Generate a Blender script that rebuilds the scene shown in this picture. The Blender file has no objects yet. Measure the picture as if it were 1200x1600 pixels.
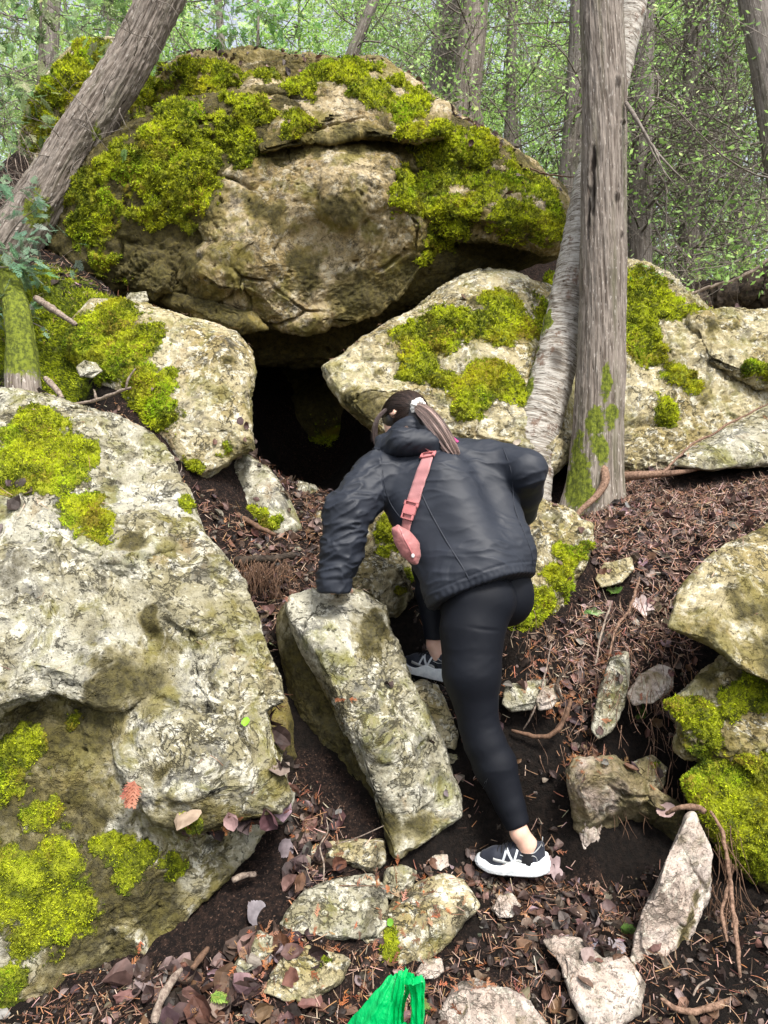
import bpy, math, random
import numpy as np
from mathutils import Vector
R = math.radians
rng = np.random.default_rng(11)
F, CH = 1200.0, 1.5                       # focal length in photo pixels, camera height
def at(px, py, Y):                        # point of the world seen at photo pixel, at a distance
    return np.array([(px-600)/F*Y, Y, CH-(py-800)/F*Y])
scene = bpy.context.scene
COL = scene.collection
# ------------------------------------------------------------------ numpy noise
def _hash(i, j, k, s):
    h = (i*374761393 + j*668265263 + k*1274126177 + s*974711) & 0xffffffff
    h = ((h ^ (h >> 13))*1274126177) & 0xffffffff
    h = (h ^ (h >> 16))
    h = (h*2246822519) & 0xffffffff
    return h ^ (h >> 15)
def vnoise(P, s=0):                       # gradient noise about -1..1
    P = np.asarray(P, float); I = np.floor(P).astype(np.int64); f = P-I
    u = f*f*f*(f*(f*6-15)+10); out = 0
    for dx in (0, 1):
        wx = u[:, 0] if dx else 1-u[:, 0]
        for dy in (0, 1):
            wy = u[:, 1] if dy else 1-u[:, 1]
            for dz in (0, 1):
                wz = u[:, 2] if dz else 1-u[:, 2]
                h = _hash(I[:, 0]+dx, I[:, 1]+dy, I[:, 2]+dz, s)
                gx = ((h & 1023)/511.5-1); gy = (((h >> 10) & 1023)/511.5-1); gz = (((h >> 20) & 1023)/511.5-1)
                out = out+wx*wy*wz*(gx*(f[:, 0]-dx)+gy*(f[:, 1]-dy)+gz*(f[:, 2]-dz))
    return out*1.5
def fbm(P, sc, o=4, s=0, g=.5, ridge=False):
    P = np.asarray(P)*sc; a = 1; t = 0; n = 0
    for i in range(o):
        v = vnoise(P+17.3*i, s+i)
        if ridge: v = 1-2*np.abs(v)
        t = t+a*v; n += a; a *= g; P = P*2.03
    return t/n
def worley(P, sc, s=0):                   # F1, F2, random value of the nearest cell
    P = np.asarray(P)*sc; I = np.floor(P).astype(np.int64); f = P-I
    n = len(P); f1 = np.full(n, 9.); f2 = np.full(n, 9.); idv = np.zeros(n)
    for dx in (-1, 0, 1):
        for dy in (-1, 0, 1):
            for dz in (-1, 0, 1):
                h = _hash(I[:, 0]+dx, I[:, 1]+dy, I[:, 2]+dz, s)
                q = np.stack([(h & 1023)/1023.+dx, ((h >> 10) & 1023)/1023.+dy, ((h >> 20) & 1023)/1023.+dz], 1)
                d = np.sqrt(((q-f)**2).sum(1))
                m = d < f1
                f2 = np.where(m, f1, np.minimum(f2, d)); idv = np.where(m, ((h >> 5) & 4095)/4095., idv); f1 = np.where(m, d, f1)
    return f1, f2, idv
def rand_unit(n, r=rng):
    v = r.normal(size=(n, 3)); return v/np.linalg.norm(v, axis=1, keepdims=True)
def sst(a, b, x):
    t = np.clip((x-a)/(b-a), 0, 1); return t*t*(3-2*t)
def vnormals(V, Q):
    if Q.shape[1] == 4: n = np.cross(V[Q[:, 2]]-V[Q[:, 0]], V[Q[:, 3]]-V[Q[:, 1]])
    else: n = np.cross(V[Q[:, 1]]-V[Q[:, 0]], V[Q[:, 2]]-V[Q[:, 0]])
    N = np.zeros_like(V)
    for c in range(Q.shape[1]):
        for a in range(3): N[:, a] += np.bincount(Q[:, c], n[:, a], len(V))
    return N/(np.linalg.norm(N, axis=1, keepdims=True)+1e-12)
# ------------------------------------------------------------------ objects
def wloc(o):
    p = np.zeros(3)
    while o is not None: p = p+np.array(o.location); o = o.parent
    return p
def mesh(name, V, Q, mat=None, parent=None, smooth=True, attrs=None, origin=None, mats=None, midx=None):
    V = np.asarray(V, float); Q = np.asarray(Q, np.int32)
    if origin is None:
        lo, hi = V.min(0), V.max(0); origin = np.array([(lo[0]+hi[0])/2, (lo[1]+hi[1])/2, lo[2]])
        if parent is not None: origin = wloc(parent)
    origin = np.asarray(origin, float)
    me = bpy.data.meshes.new(name); k = Q.shape[1]
    me.vertices.add(len(V)); me.vertices.foreach_set('co', (V-origin).astype(np.float32).ravel())
    me.loops.add(Q.size); me.loops.foreach_set('vertex_index', Q.ravel())
    me.polygons.add(len(Q)); me.polygons.foreach_set('loop_start', np.arange(0, Q.size, k, dtype=np.int32))
    try: me.polygons.foreach_set('loop_total', np.full(len(Q), k, np.int32))
    except Exception: pass
    if midx is not None: me.polygons.foreach_set('material_index', np.asarray(midx, np.int32))
    me.update(calc_edges=True); me.polygons.foreach_set('use_smooth', np.full(len(Q), bool(smooth)))
    for kname, arr in (attrs or {}).items():
        arr = np.asarray(arr, np.float32)
        if arr.ndim == 1: a = me.attributes.new(kname, 'FLOAT', 'POINT'); a.data.foreach_set('value', arr)
        else: a = me.attributes.new(kname, 'FLOAT_VECTOR', 'POINT'); a.data.foreach_set('vector', arr.ravel())
    for m in (mats or ([mat] if mat else [])): me.materials.append(m)
    o = bpy.data.objects.new(name, me); COL.objects.link(o)
    if parent is not None:
        o.parent = parent
    else: o.location = origin
    return o
def tag(o, label=None, cat=None, group=None, kind=None):
    if label: o['label'] = label
    if cat: o['category'] = cat
    if group: o['group'] = group
    if kind: o['kind'] = kind
    return o
def empty(name, loc, label, cat, group=None, kind=None):
    o = bpy.data.objects.new(name, None); COL.objects.link(o); o.location = Vector([float(c) for c in loc]); o.empty_display_size = .1
    bpy.context.view_layer.update()
    return tag(o, label, cat, group, kind)
# ------------------------------------------------------------------ tubes, batches
def tubes(P, Rd, sides=4):                # P (N,K,3), Rd (N,K)
    P = np.asarray(P, float); N, K, _ = P.shape
    T = np.gradient(P, axis=1); T /= np.linalg.norm(T, axis=2, keepdims=True)+1e-9
    ref = np.where(np.abs(T[:, :1, 2:3]) > .8, np.array([[[1., 0, 0]]]), np.array([[[0, 0, 1.]]]))
    ref = np.repeat(ref, K, 1)
    A = np.cross(T, ref); A /= np.linalg.norm(A, axis=2, keepdims=True)+1e-9
    B = np.cross(T, A)
    th = np.arange(sides)*2*np.pi/sides
    V = P[:, :, None]+Rd[:, :, None, None]*(A[:, :, None]*np.cos(th)[None, None, :, None]+B[:, :, None]*np.sin(th)[None, None, :, None])
    idx = np.arange(N*K*sides).reshape(N, K, sides)
    a = idx[:, :-1]; b = idx[:, 1:]
    Q = np.stack([a, np.roll(a, -1, 2), np.roll(b, -1, 2), b], -1).reshape(-1, 4)
    if sides == 4:
        Q = np.concatenate([Q, idx[:, 0][:, ::-1], idx[:, -1]])
    return V.reshape(-1, 3), Q
def join(parts):
    Vs, Qs, n = [], [], 0
    for V, Q in parts: Vs.append(V); Qs.append(np.asarray(Q)+n); n += len(V)
    return np.concatenate(Vs), np.concatenate(Qs)
def smooth_path(pts, K):
    pts = np.asarray(pts, float); n = len(pts)
    t = np.linspace(0, n-1, K); i = np.clip(t.astype(int), 0, n-2); f = (t-i)[:, None]
    p0 = pts[np.maximum(i-1, 0)]; p1 = pts[i]; p2 = pts[i+1]; p3 = pts[np.minimum(i+2, n-1)]
    return .5*((2*p1)+(p2-p0)*f+(2*p0-5*p1+4*p2-p3)*f**2+(3*p1-p0-3*p2+p3)*f**3)
def stick(name, pts, mat, label, cat, sides=10, K=40, rough=.15, group=None, forks=(), parent=None, jitter=.0):
    """pts: (px,py,Y,radius m) along the stick; forks: the same, side twigs in the same mesh"""
    parts = []
    for n_, pl in enumerate([pts]+list(forks)):
        A = np.array([list(at(p[0], p[1], p[2]))+[p[3]] for p in pl]); S = smooth_path(A, K); S[:, 3] *= (1+.3*vnoise(S[:, :3]*30, 8))*np.minimum(1, np.minimum(np.arange(K)+1.2, K-np.arange(K)+.2)/4)**.5
        C = S[:, :3]+jitter*np.stack([vnoise(S[:, :3]*22+9*i+n_*3.3, 5) for i in range(3)], 1)
        V, Q = tubes(C[None], S[None, :, 3], sides)
        c = np.repeat(C, sides, 0); d = V-c
        V = c+d*(1+rough*fbm(V, 60, 2, 3)[:, None]+rough*fbm(V*[1, 1, .3], 25, 2, 4)[:, None])
        parts.append((V, Q[:(K-1)*sides]))
        for ring, tip in ((0, C[0]), (K-1, C[-1])):
            pass
    V, Q = join(parts)
    o = mesh(name, V, Q, mat, parent)
    return tag(o, label, cat, group) if parent is None else o
# ------------------------------------------------------------------ signed distance meshing
class SDF:
    def __init__(s, lo, hi, h):
        s.h = h; s.lo = np.array(lo, float); n = np.ceil((np.array(hi)-s.lo)/h).astype(int)+1; s.n = n
        s.f = np.full(n, 1., np.float32)
    def _box(s, lo, hi):
        a = np.clip(np.floor((lo-s.lo)/s.h).astype(int), 0, s.n-1); b = np.clip(np.ceil((hi-s.lo)/s.h).astype(int)+1, 1, s.n)
        sl = tuple(slice(a[i], b[i]) for i in range(3))
        g = [s.lo[i]+s.h*np.arange(a[i], b[i]) for i in range(3)]
        X, Y, Z = np.meshgrid(*g, indexing='ij'); return sl, X, Y, Z
    def _mix(s, sl, d, k, sub=False):
        f = s.f[sl]
        if sub: d = -d; h = np.clip(.5-.5*(f-d)/k, 0, 1) if k > 0 else None
        if sub:
            h = np.maximum(k-np.abs(f-d), 0)/k if k > 0 else 0; s.f[sl] = np.maximum(f, d)+h*h*k*.25
        else:
            h = np.maximum(k-np.abs(f-d), 0)/k if k > 0 else 0; s.f[sl] = np.minimum(f, d)-h*h*k*.25
    def cone(s, a, ra, b, rb, k=.03, sub=False, flat=None):
        a = np.array(a, float); b = np.array(b, float); m = max(ra, rb)+k+.03
        sl, X, Y, Z = s._box(np.minimum(a, b)-m, np.maximum(a, b)+m)
        if X.size == 0: return s
        ba = b-a; L = (ba**2).sum()+1e-9
        t = np.clip(((X-a[0])*ba[0]+(Y-a[1])*ba[1]+(Z-a[2])*ba[2])/L, 0, 1)
        dx = X-a[0]-t*ba[0]; dy = Y-a[1]-t*ba[1]; dz = Z-a[2]-t*ba[2]
        d = np.sqrt(dx*dx+dy*dy+dz*dz)-(ra+(rb-ra)*t)
        s._mix(sl, d, k, sub); return s
    def ell(s, c, r, M=None, k=.03, sub=False):   # ellipsoid, rows of M = its axes
        c = np.array(c, float); r = np.array(r, float); m = r.max()+k+.02
        sl, X, Y, Z = s._box(c-m, c+m)
        if X.size == 0: return s
        M = np.eye(3) if M is None else np.array(M)
        D = [X-c[0], Y-c[1], Z-c[2]]; q = [sum(M[i][j]*D[j] for j in range(3)) for i in range(3)]
        k0 = np.sqrt(sum((q[i]/r[i])**2 for i in range(3))); k1 = np.sqrt(sum((q[i]/r[i]**2)**2 for i in range(3)))+1e-9
        s._mix(sl, k0*(k0-1)/k1, k, sub); return s
    def plane(s, p, n):                   # keep the side the normal points away from
        n = np.array(n, float); n /= np.linalg.norm(n)
        g = [s.lo[i]+s.h*np.arange(s.n[i]) for i in range(3)]; X, Y, Z = np.meshgrid(*g, indexing='ij')
        s.f = np.maximum(s.f, ((X-p[0])*n[0]+(Y-p[1])*n[1]+(Z-p[2])*n[2]).astype(np.float32)); return s
    def mesh(s):
        f = s.f.copy(); f[0] = f[-1] = 1; f[:, 0] = f[:, -1] = 1; f[:, :, 0] = f[:, :, -1] = 1
        ins = f < 0; n = s.n
        c = np.zeros(n-1, int)
        for dx in (0, 1):
            for dy in (0, 1):
                for dz in (0, 1): c += ins[dx:n[0]-1+dx, dy:n[1]-1+dy, dz:n[2]-1+dz]
        act = (c > 0) & (c < 8); idx = np.full(n-1, -1); cells = np.argwhere(act); idx[act] = np.arange(len(cells))
        S = np.zeros((len(cells), 3)); W = np.zeros(len(cells))
        for ax in range(3):
            o1, o2 = [a for a in range(3) if a != ax]
            for u in (0, 1):
                for v in (0, 1):
                    p0 = cells.copy(); p0[:, o1] += u; p0[:, o2] += v; p1 = p0.copy(); p1[:, ax] += 1
                    f0 = f[p0[:, 0], p0[:, 1], p0[:, 2]]; f1 = f[p1[:, 0], p1[:, 1], p1[:, 2]]
                    m = (f0 < 0) != (f1 < 0); t = np.where(m, f0/np.where(m, f0-f1, 1), 0)
                    q = p0.astype(float); q[:, ax] += t; S += q*m[:, None]; W += m
        V = S/W[:, None]*s.h+s.lo; Qs = []
        for ax in range(3):
            o1, o2 = (ax+1) % 3, (ax+2) % 3
            sl0 = [slice(None)]*3; sl1 = [slice(None)]*3; sl0[ax] = slice(0, -1); sl1[ax] = slice(1, None)
            a = ins[tuple(sl0)]; b = ins[tuple(sl1)]; E = np.argwhere(a != b)
            E = E[(E[:, o1] > 0) & (E[:, o2] > 0) & (E[:, o1] < n[o1]-1) & (E[:, o2] < n[o2]-1)]
            fl = a[E[:, 0], E[:, 1], E[:, 2]]
            def g(d1, d2):
                q = E.copy(); q[:, o1] -= d1; q[:, o2] -= d2; return idx[q[:, 0], q[:, 1], q[:, 2]]
            Q = np.stack([g(1, 1), g(0, 1), g(0, 0), g(1, 0)], 1); Q[~fl] = Q[~fl][:, ::-1]; Qs.append(Q)
        return V, np.concatenate(Qs)
def relax(V, Q, it=2):
    for _ in range(it):
        S = np.zeros_like(V); W = np.zeros(len(V))
        for i in range(4):
            for j in (1, 3):
                a, b = Q[:, i], Q[:, (i+j) % 4]
                for c in range(3): S[:, c] += np.bincount(a, V[b, c], len(V))
                W += np.bincount(a, minlength=len(V))
        V = V*.4+.6*S/W[:, None]
    return V
# ------------------------------------------------------------------ materials
class NT:
    def __init__(s, name):
        s.m = bpy.data.materials.new(name); s.m.use_nodes = True; s.t = s.m.node_tree; s.t.nodes.clear()
        s.out = s.t.nodes.new('ShaderNodeOutputMaterial')
    def n(s, typ, ins=None, **kw):
        nd = s.t.nodes.new('ShaderNode'+typ)
        for k, v in kw.items(): setattr(nd, k, v)
        for k, v in (ins or {}).items():
            sock = nd.inputs[k]
            if isinstance(v, bpy.types.NodeSocket): s.t.links.new(v, sock)
            else: sock.default_value = v
        return nd
    def mix(s, f, a, b, mode='MIX'):
        nd = s.t.nodes.new('ShaderNodeMix'); nd.data_type = 'RGBA'; nd.blend_type = mode
        for i, v in ((0, f), (6, a), (7, b)):
            if isinstance(v, bpy.types.NodeSocket): s.t.links.new(v, nd.inputs[i])
            else: nd.inputs[i].default_value = v if i == 0 else (tuple(v)+(1,) if len(v) == 3 else v)
        return nd.outputs[2]
    def m2(s, op, a, b=0., c=None, clamp=False):
        nd = s.t.nodes.new('ShaderNodeMath'); nd.operation = op; nd.use_clamp = clamp
        for i, v in enumerate((a, b) if c is None else (a, b, c)):
            if isinstance(v, bpy.types.NodeSocket): s.t.links.new(v, nd.inputs[i])
            else: nd.inputs[i].default_value = v
        return nd.outputs[0]
    def step(s, x, a, b):                 # smooth step a..b -> 0..1
        nd = s.t.nodes.new('ShaderNodeMapRange'); nd.interpolation_type = 'SMOOTHSTEP'
        s.t.links.new(x, nd.inputs[0]); nd.inputs[1].default_value = a; nd.inputs[2].default_value = b
        return nd.outputs[0]
    def noise(s, v, sc, det=4, ro=.55, dist=0., out=0):
        return s.n('TexNoise', {'Vector': v, 'Scale': sc, 'Detail': det, 'Roughness': ro, 'Distortion': dist}).outputs[out]
    def attr(s, name, out='Fac'): return s.n('Attribute', attribute_name=name).outputs[out]
    def co(s): return s.n('TexCoord').outputs['Object']
    def mapv(s, v, sc): return s.n('Mapping', {'Vector': v, 'Scale': sc}).outputs[0]
    def fin(s, col, rough=.8, bump=None, dist=.01, strength=1., spec=.3, extra=None, normal=None, **kw):
        b = s.n('BsdfPrincipled', {'Base Color': col if isinstance(col, bpy.types.NodeSocket) else tuple(col)+(1,), 'Roughness': rough, 'Specular IOR Level': spec})
        for k, v in kw.items():
            k = k.replace('_', ' ')
            if isinstance(v, bpy.types.NodeSocket): s.t.links.new(v, b.inputs[k])
            else: b.inputs[k].default_value = v
        if bump is not None:
            bn = s.n('Bump', {'Height': bump, 'Distance': dist, 'Strength': strength})
            s.t.links.new(bn.outputs[0], b.inputs['Normal'])
        s.t.links.new(b.outputs[0], s.out.inputs[0]); return s.m

def rock_mat(name, pale=(.40, .37, .26), tan=(.26, .22, .12), grey=(.15, .145, .13), algae=.5, stain=.45, white=.75, crk=1.):
    t = NT(name); P = t.co()
    warp = lambda sc, a: t.n('VectorMath', {0: P, 1: t.n('VectorMath', {0: t.noise(P, sc, 3, .6, out=1), 1: (a, a, a)}, operation='MULTIPLY').outputs[0]}, operation='ADD').outputs[0]
    Pw = warp(3.2, .2)
    n1 = t.noise(P, 2.3, 7, .72); n2 = t.noise(Pw, 8, 7, .75); n3 = t.noise(P, 34, 6, .78); n4 = t.noise(Pw, 4.2, 6, .68)
    c = t.mix(t.step(n1, .40, .58), tan, pale)
    c = t.mix(t.m2('MULTIPLY', t.step(n2, .50, .62), .8), c, grey)
    c = t.mix(t.m2('MULTIPLY', t.step(t.noise(Pw, 19, 6, .75), .52, .58), white), c, (.66, .63, .52))
    c = t.mix(t.m2('MULTIPLY', t.step(n4, .50, .62), algae), c, (.17, .18, .03))
    c = t.mix(t.m2('MULTIPLY', t.step(t.noise(P, 3.1, 6, .7, .3), .57, .68), stain), c, (.19, .11, .03))
    # fine speckle of lichen and grit, hairline cracks, pits
    c = t.mix(t.step(n3, .32, .47), t.mix(.62, c, (.045, .04, .022)), c)
    st = t.noise(t.mapv(Pw, (7, 7, 1.1)), 1., 6, .65); c = t.mix(t.m2('MULTIPLY', t.step(st, .54, .68), .72), c, (.062, .052, .030))   # water stains run downwards
    bd = t.noise(t.mapv(Pw, (.8, .8, 5.)), 1., 5, .6); c = t.mix(t.m2('MULTIPLY', t.step(bd, .52, .66), .5), c, tan)
    fis = lambda n, w: t.m2('SUBTRACT', 1., t.step(t.m2('ABSOLUTE', t.m2('SUBTRACT', n, .5)), w*.25, w))      # wandering fissures
    cr1 = t.m2('MULTIPLY', fis(t.noise(warp(5, .12), 2.6, 7, .62), .010), t.m2('MULTIPLY', t.step(n4, .52, .44), .5+.5*crk))
    cr2 = t.m2('MULTIPLY', fis(t.noise(t.mapv(Pw, (1., 1., 1.6)), 9., 5, .6), .022), t.m2('MULTIPLY', t.step(n1, .52, .46), .85*crk))
    pit = t.m2('MULTIPLY', t.step(t.noise(P, 75, 4, .7), .61, .67), .4+.4*crk)
    pit2 = t.m2('MULTIPLY', t.step(t.noise(Pw, 17, 5, .7), .63, .68), .35+.65*crk)
    dk = t.m2('MAXIMUM', t.m2('MAXIMUM', cr1, cr2), t.m2('MAXIMUM', pit2, pit))
    c = t.mix(t.m2('MULTIPLY', dk, .82), c, (.030, .026, .015))
    # damp and mineral stain, plus painted-in shade, carried by the rock
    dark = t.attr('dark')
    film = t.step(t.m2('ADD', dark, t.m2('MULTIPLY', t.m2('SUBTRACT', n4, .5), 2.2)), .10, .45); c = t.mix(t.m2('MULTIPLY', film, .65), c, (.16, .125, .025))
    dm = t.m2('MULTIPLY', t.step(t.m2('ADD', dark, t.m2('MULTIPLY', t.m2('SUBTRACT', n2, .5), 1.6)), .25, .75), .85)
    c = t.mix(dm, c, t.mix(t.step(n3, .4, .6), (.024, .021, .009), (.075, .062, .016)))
    # moss skin
    ms = t.attr('moss')
    mn = t.noise(P, 55, 4, .7)
    mm = t.step(t.m2('ADD', ms, t.m2('MULTIPLY', t.m2('SUBTRACT', mn, .5), 1.1)), .30, .50)
    mc = t.mix(t.step(t.noise(P, 18, 4, .6), .35, .65), (.070, .085, .008), (.36, .40, .016))
    mc = t.mix(t.step(n4, .5, .65), mc, (.24, .19, .015))
    c = t.mix(mm, c, mc)
    h = t.m2('ADD', t.m2('MULTIPLY', n3, .6), t.m2('MULTIPLY', n2, .8))
    h = t.m2('SUBTRACT', h, t.m2('MULTIPLY', dk, .45))
    h = t.m2('ADD', h, t.m2('MULTIPLY', mm, t.m2('MULTIPLY', mn, 1.3)))
    return t.fin(c, .85, h, .022, 1., .25)
M = {}
M['rock'] = rock_mat('limestone')
M['rock_warm'] = rock_mat('warm limestone', (.43, .375, .235), (.29, .23, .10), (.165, .148, .11), .42, .5)
M['rock_cool'] = rock_mat('grey limestone', (.39, .37, .29), (.255, .225, .13), (.13, .127, .118), .6, .5)
M['rock_dark'] = rock_mat('stained limestone', (.40, .32, .19), (.24, .175, .07), (.13, .11, .085), .5, .6, .35, .5)
M['rock_pink'] = rock_mat('pinkish limestone', (.58, .50, .44), (.42, .33, .27), (.27, .22, .19), .12, .25, .5, .35)

def ground_mat():
    t = NT('forest floor'); P = t.co(); g = t.attr('litter')
    n1 = t.noise(P, 7, 8, .75); n2 = t.noise(P, 45, 6, .75); n3 = t.noise(P, 120, 4, .7)
    soil = t.mix(t.step(n2, .4, .62), (.006, .004, .003), (.017, .011, .008))
    soil = t.mix(t.m2('MULTIPLY', t.step(n3, .66, .72), .4), soil, (.08, .05, .035))
    lit = t.mix(t.step(n2, .45, .65), (.010, .006, .005), (.045, .025, .018))
    lit = t.mix(t.step(n3, .58, .68), lit, (.20, .12, .085))
    c = t.mix(t.step(t.m2('ADD', g, t.m2('MULTIPLY', t.m2('SUBTRACT', n1, .5), 1.)), .45, .75), soil, lit)
    ms = t.attr('moss')
    mm = t.step(t.m2('ADD', ms, t.m2('MULTIPLY', t.m2('SUBTRACT', t.noise(P, 40, 5, .7), .5), .9)), .3, .5)
    c = t.mix(mm, c, t.mix(t.step(t.noise(P, 20, 4), .4, .6), (.06, .08, .008), (.15, .19, .014)))
    h = t.m2('ADD', n2, t.m2('MULTIPLY', n3, .5))
    return t.fin(c, .9, h, .035, 1., .2)
M['ground'] = ground_mat()

def bark_mat(name, a, b, cdark, kind='cedar'):
    t = NT(name); P = t.attr('bk', 'Vector')
    if kind == 'cedar':
        s1 = t.noise(t.mapv(P, (75, 4, 1)), 1, 8, .65, .5); s2 = t.noise(t.mapv(P, (170, 10, 1)), 1, 5, .6); s3 = t.noise(t.mapv(P, (12, 1.2, 1)), 1, 4)
        s4 = t.noise(t.mapv(P, (110, 26, 1)), 1, 3, .5)
        c = t.mix(t.step(s1, .35, .6), a, b)
        c = t.mix(t.step(s2, .55, .7), c, cdark)
        c = t.mix(t.m2('MULTIPLY', t.step(s3, .5, .7), .35), c, (.12, .13, .06))
        c = t.mix(t.m2('MULTIPLY', t.step(s4, .62, .66), .5), c, (.52, .48, .43))
        h = t.m2('ADD', s1, t.m2('MULTIPLY', s2, .6))
    else:
        s1 = t.noise(t.mapv(P, (9, 60, 1)), 1, 6, .7, .8); s2 = t.noise(t.mapv(P, (22, 130, 1)), 1, 5, .6); s3 = t.noise(t.mapv(P, (14, 9, 1)), 1, 6, .7)
        c = t.mix(t.step(s1, .42, .55), a, b)
        c = t.mix(t.step(s2, .57, .64), c, cdark)
        c = t.mix(t.m2('MULTIPLY', t.step(s3, .55, .65), .85), c, (.16, .10, .07))
        h = t.m2('ADD', s1, t.m2('MULTIPLY', s2, .8))
    dark = t.attr('dark'); c = t.mix(t.m2('MULTIPLY', dark, .92), c, (.02, .013, .009))
    ms = t.attr('moss'); mn = t.noise(t.co(), 50, 5, .7)
    mm = t.step(t.m2('ADD', ms, t.m2('MULTIPLY', t.m2('SUBTRACT', mn, .5), 1.1)), .35, .6)
    c = t.mix(mm, c, t.mix(t.step(mn, .4, .6), (.06, .075, .012), (.16, .19, .02)))
    return t.fin(c, .85, h, .012 if kind == 'cedar' else .008, 1., .2)
M['cedar'] = bark_mat('grey cedar bark', (.10, .078, .062), (.27, .23, .195), (.03, .022, .017))
M['cedar_dark'] = bark_mat('dark cedar bark', (.12, .10, .085), (.24, .21, .185), (.035, .027, .022))
M['birch'] = bark_mat('peeling birch bark', (.22, .19, .155), (.43, .40, .355), (.07, .045, .03), 'birch')
def simple(name, a, b, sc=20, rough=.8, det=5, dist=.004, spec=.3, strength=.7, **kw):
    t = NT(name); n = t.noise(t.co(), sc, det, .7); c = t.mix(t.step(n, .35, .65), a, b)
    return t.fin(c, rough, n, dist, strength, spec, **kw)
M['twig'] = simple('dead twig bark', (.10, .08, .065), (.22, .19, .16), 40)
M['root'] = simple('root bark', (.09, .05, .03), (.26, .16, .11), 90)
M['root_dark'] = simple('dark root', (.07, .04, .025), (.16, .09, .055), 60)
M['stick'] = simple('bare stick', (.10, .07, .055), (.30, .24, .19), 80)
M['darkwood'] = simple('damp rotten wood', (.02, .014, .01), (.07, .05, .035), 30, dist=.02)
def leaf_mat(name, trans=.45, rough=.55):   # colour carried leaf by leaf
    t = NT(name); a = t.attr('tint', 'Color'); v = t.noise(t.co(), 30, 3)
    c = t.mix(.35, a, t.mix(t.step(v, .3, .7), (.0, .0, .0), (1, 1, 1)), 'SOFT_LIGHT')
    d = t.n('BsdfPrincipled', {'Base Color': c, 'Roughness': rough, 'Specular IOR Level': .3})
    if trans > 0:
        tr = t.n('BsdfTranslucent', {'Color': c}); mx = t.n('MixShader', {0: trans, 1: d.outputs[0], 2: tr.outputs[0]})
        t.t.links.new(mx.outputs[0], t.out.inputs[0])
    else: t.t.links.new(d.outputs[0], t.out.inputs[0])
    return t.m
M['leaf'] = leaf_mat('green foliage', .5)
M['litter'] = leaf_mat('dry leaves', .1, .6)
M['moss'] = leaf_mat('moss tips', .45, .8)
# ================================================================== the ground
# (px, py, distance) of ground seen in the place
GC = [(600, 1600, 2.2), (810, 1392, 2.7), (700, 1120, 3.05), (400, 875, 3.7), (470, 775, 5.0), (520, 770, 5.6), (420, 772, 5.6), (900, 795, 4.15), (1180, 722, 4.3),
      (1000, 900, 3.5), (1100, 800, 3.85), (1190, 790, 3.7), (900, 1050, 3.1), (870, 1210, 2.95), (960, 1100, 3.0), (1040, 1300, 3.05), (960, 1330, 3.0), (940, 1410, 2.66), (1150, 1400, 2.62), (1150, 1590, 2.22),
      (900, 1590, 2.2), (350, 1460, 2.45), (200, 1600, 2.15), (500, 1290, 2.75), (480, 1200, 2.95), (430, 960, 3.35), (600, 1420, 2.5), (250, 655, 3.82), (110, 575, 4.05), (50, 500, 4.4), (0, 440, 4.7),
      (560, 830, 4.0), (600, 960, 3.45), (640, 1075, 3.15), (820, 1150, 3.0), (760, 1270, 2.85), (1100, 490, 6.2), (1190, 470, 6.4), (350, 800, 3.95), (20, 360, 5.2), (1000, 740, 4.45), (870, 900, 3.6),
      (150, 430, 5.0), (-100, 400, 5.0), (-60, 300, 6.0), (700, 180, 7.6), (300, 180, 7.4), (60, 220, 7.4), (920, 430, 6.6), (500, 150, 8.0), (1300, 700, 4.3), (1300, 1000, 3.2), (1300, 1400, 2.6),
      (280, 900, 3.6), (150, 1000, 3.4), (0, 1100, 3.2), (100, 900, 3.7), (100, 750, 4.0), (50, 1400, 2.7), (300, 1150, 3.0), (150, 1300, 2.8), (700, 700, 5.2), (800, 800, 4.4), (640, 800, 4.4), (500, 760, 6.6)]
GY = np.array([-30, 0, 1.8, 2.7, 3.2, 3.6, 4.2, 5, 6, 7, 10, 30, 120.]); GZ = np.array([-1.4, -.25, -.05, .25, .8, 1.2, 1.6, 2.1, 3.0, 3.6, 4.4, 7.5, 30.])
gp = np.array([at(*g) for g in GC]); SG = .5
def g0(y): return np.interp(y, GY, GZ)
def _k(x, y, p): return np.exp(-((x[:, None]-p[None, :, 0])**2+(y[:, None]-p[None, :, 1])**2)/(2*SG**2))
gw = np.linalg.solve(_k(gp[:, 0], gp[:, 1], gp)+.06*np.eye(len(gp)), gp[:, 2]-g0(gp[:, 1]))
FEET = [(810, 1388, 2.77, .20, .11, .012), (700, 1072, 3.2, .20, .12, -.002)]
def ground_z(x, y, fine=True):
    x = np.atleast_1d(np.asarray(x, float)); y = np.atleast_1d(np.asarray(y, float)); z = np.zeros(len(x))
    for i in range(0, len(x), 40000): z[i:i+40000] = g0(y[i:i+40000])+_k(x[i:i+40000], y[i:i+40000], gp)@gw
    if fine:
        P = np.stack([x, y, np.zeros_like(x)], 1); nr = np.clip((y-1)/10, 0, 1)
        z = z+.05*fbm(P, 2.6, 3, 7)+.022*fbm(P, 9, 4, 8)+nr*.8*fbm(P, .25, 3, 9)
        nn = (np.abs(x) < 3.5) & (y < 7.5) & (y > 1.2)
        z[nn] += .010*fbm(P[nn], 34, 3, 12, .6)+.02*sst(.1, .5, fbm(P[nn], 14, 2, 13))
    for (qx, qy, qY, hx, hy, dz) in FEET:    # earth trodden flat under the shoes
        c = at(qx, qy, qY); r_ = np.sqrt(((x-c[0])/hx)**2+((y-c[1])/hy)**2); t = sst(1.6, .8, r_); tgt = c[2]+dz; z = z*(1-t)+tgt*t
    return z
xs = np.concatenate([-2.5-np.geomspace(.02, 90, 60)[::-1], np.linspace(-2.5, 3, 460), 3+np.geomspace(.02, 90, 60)])
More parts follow.
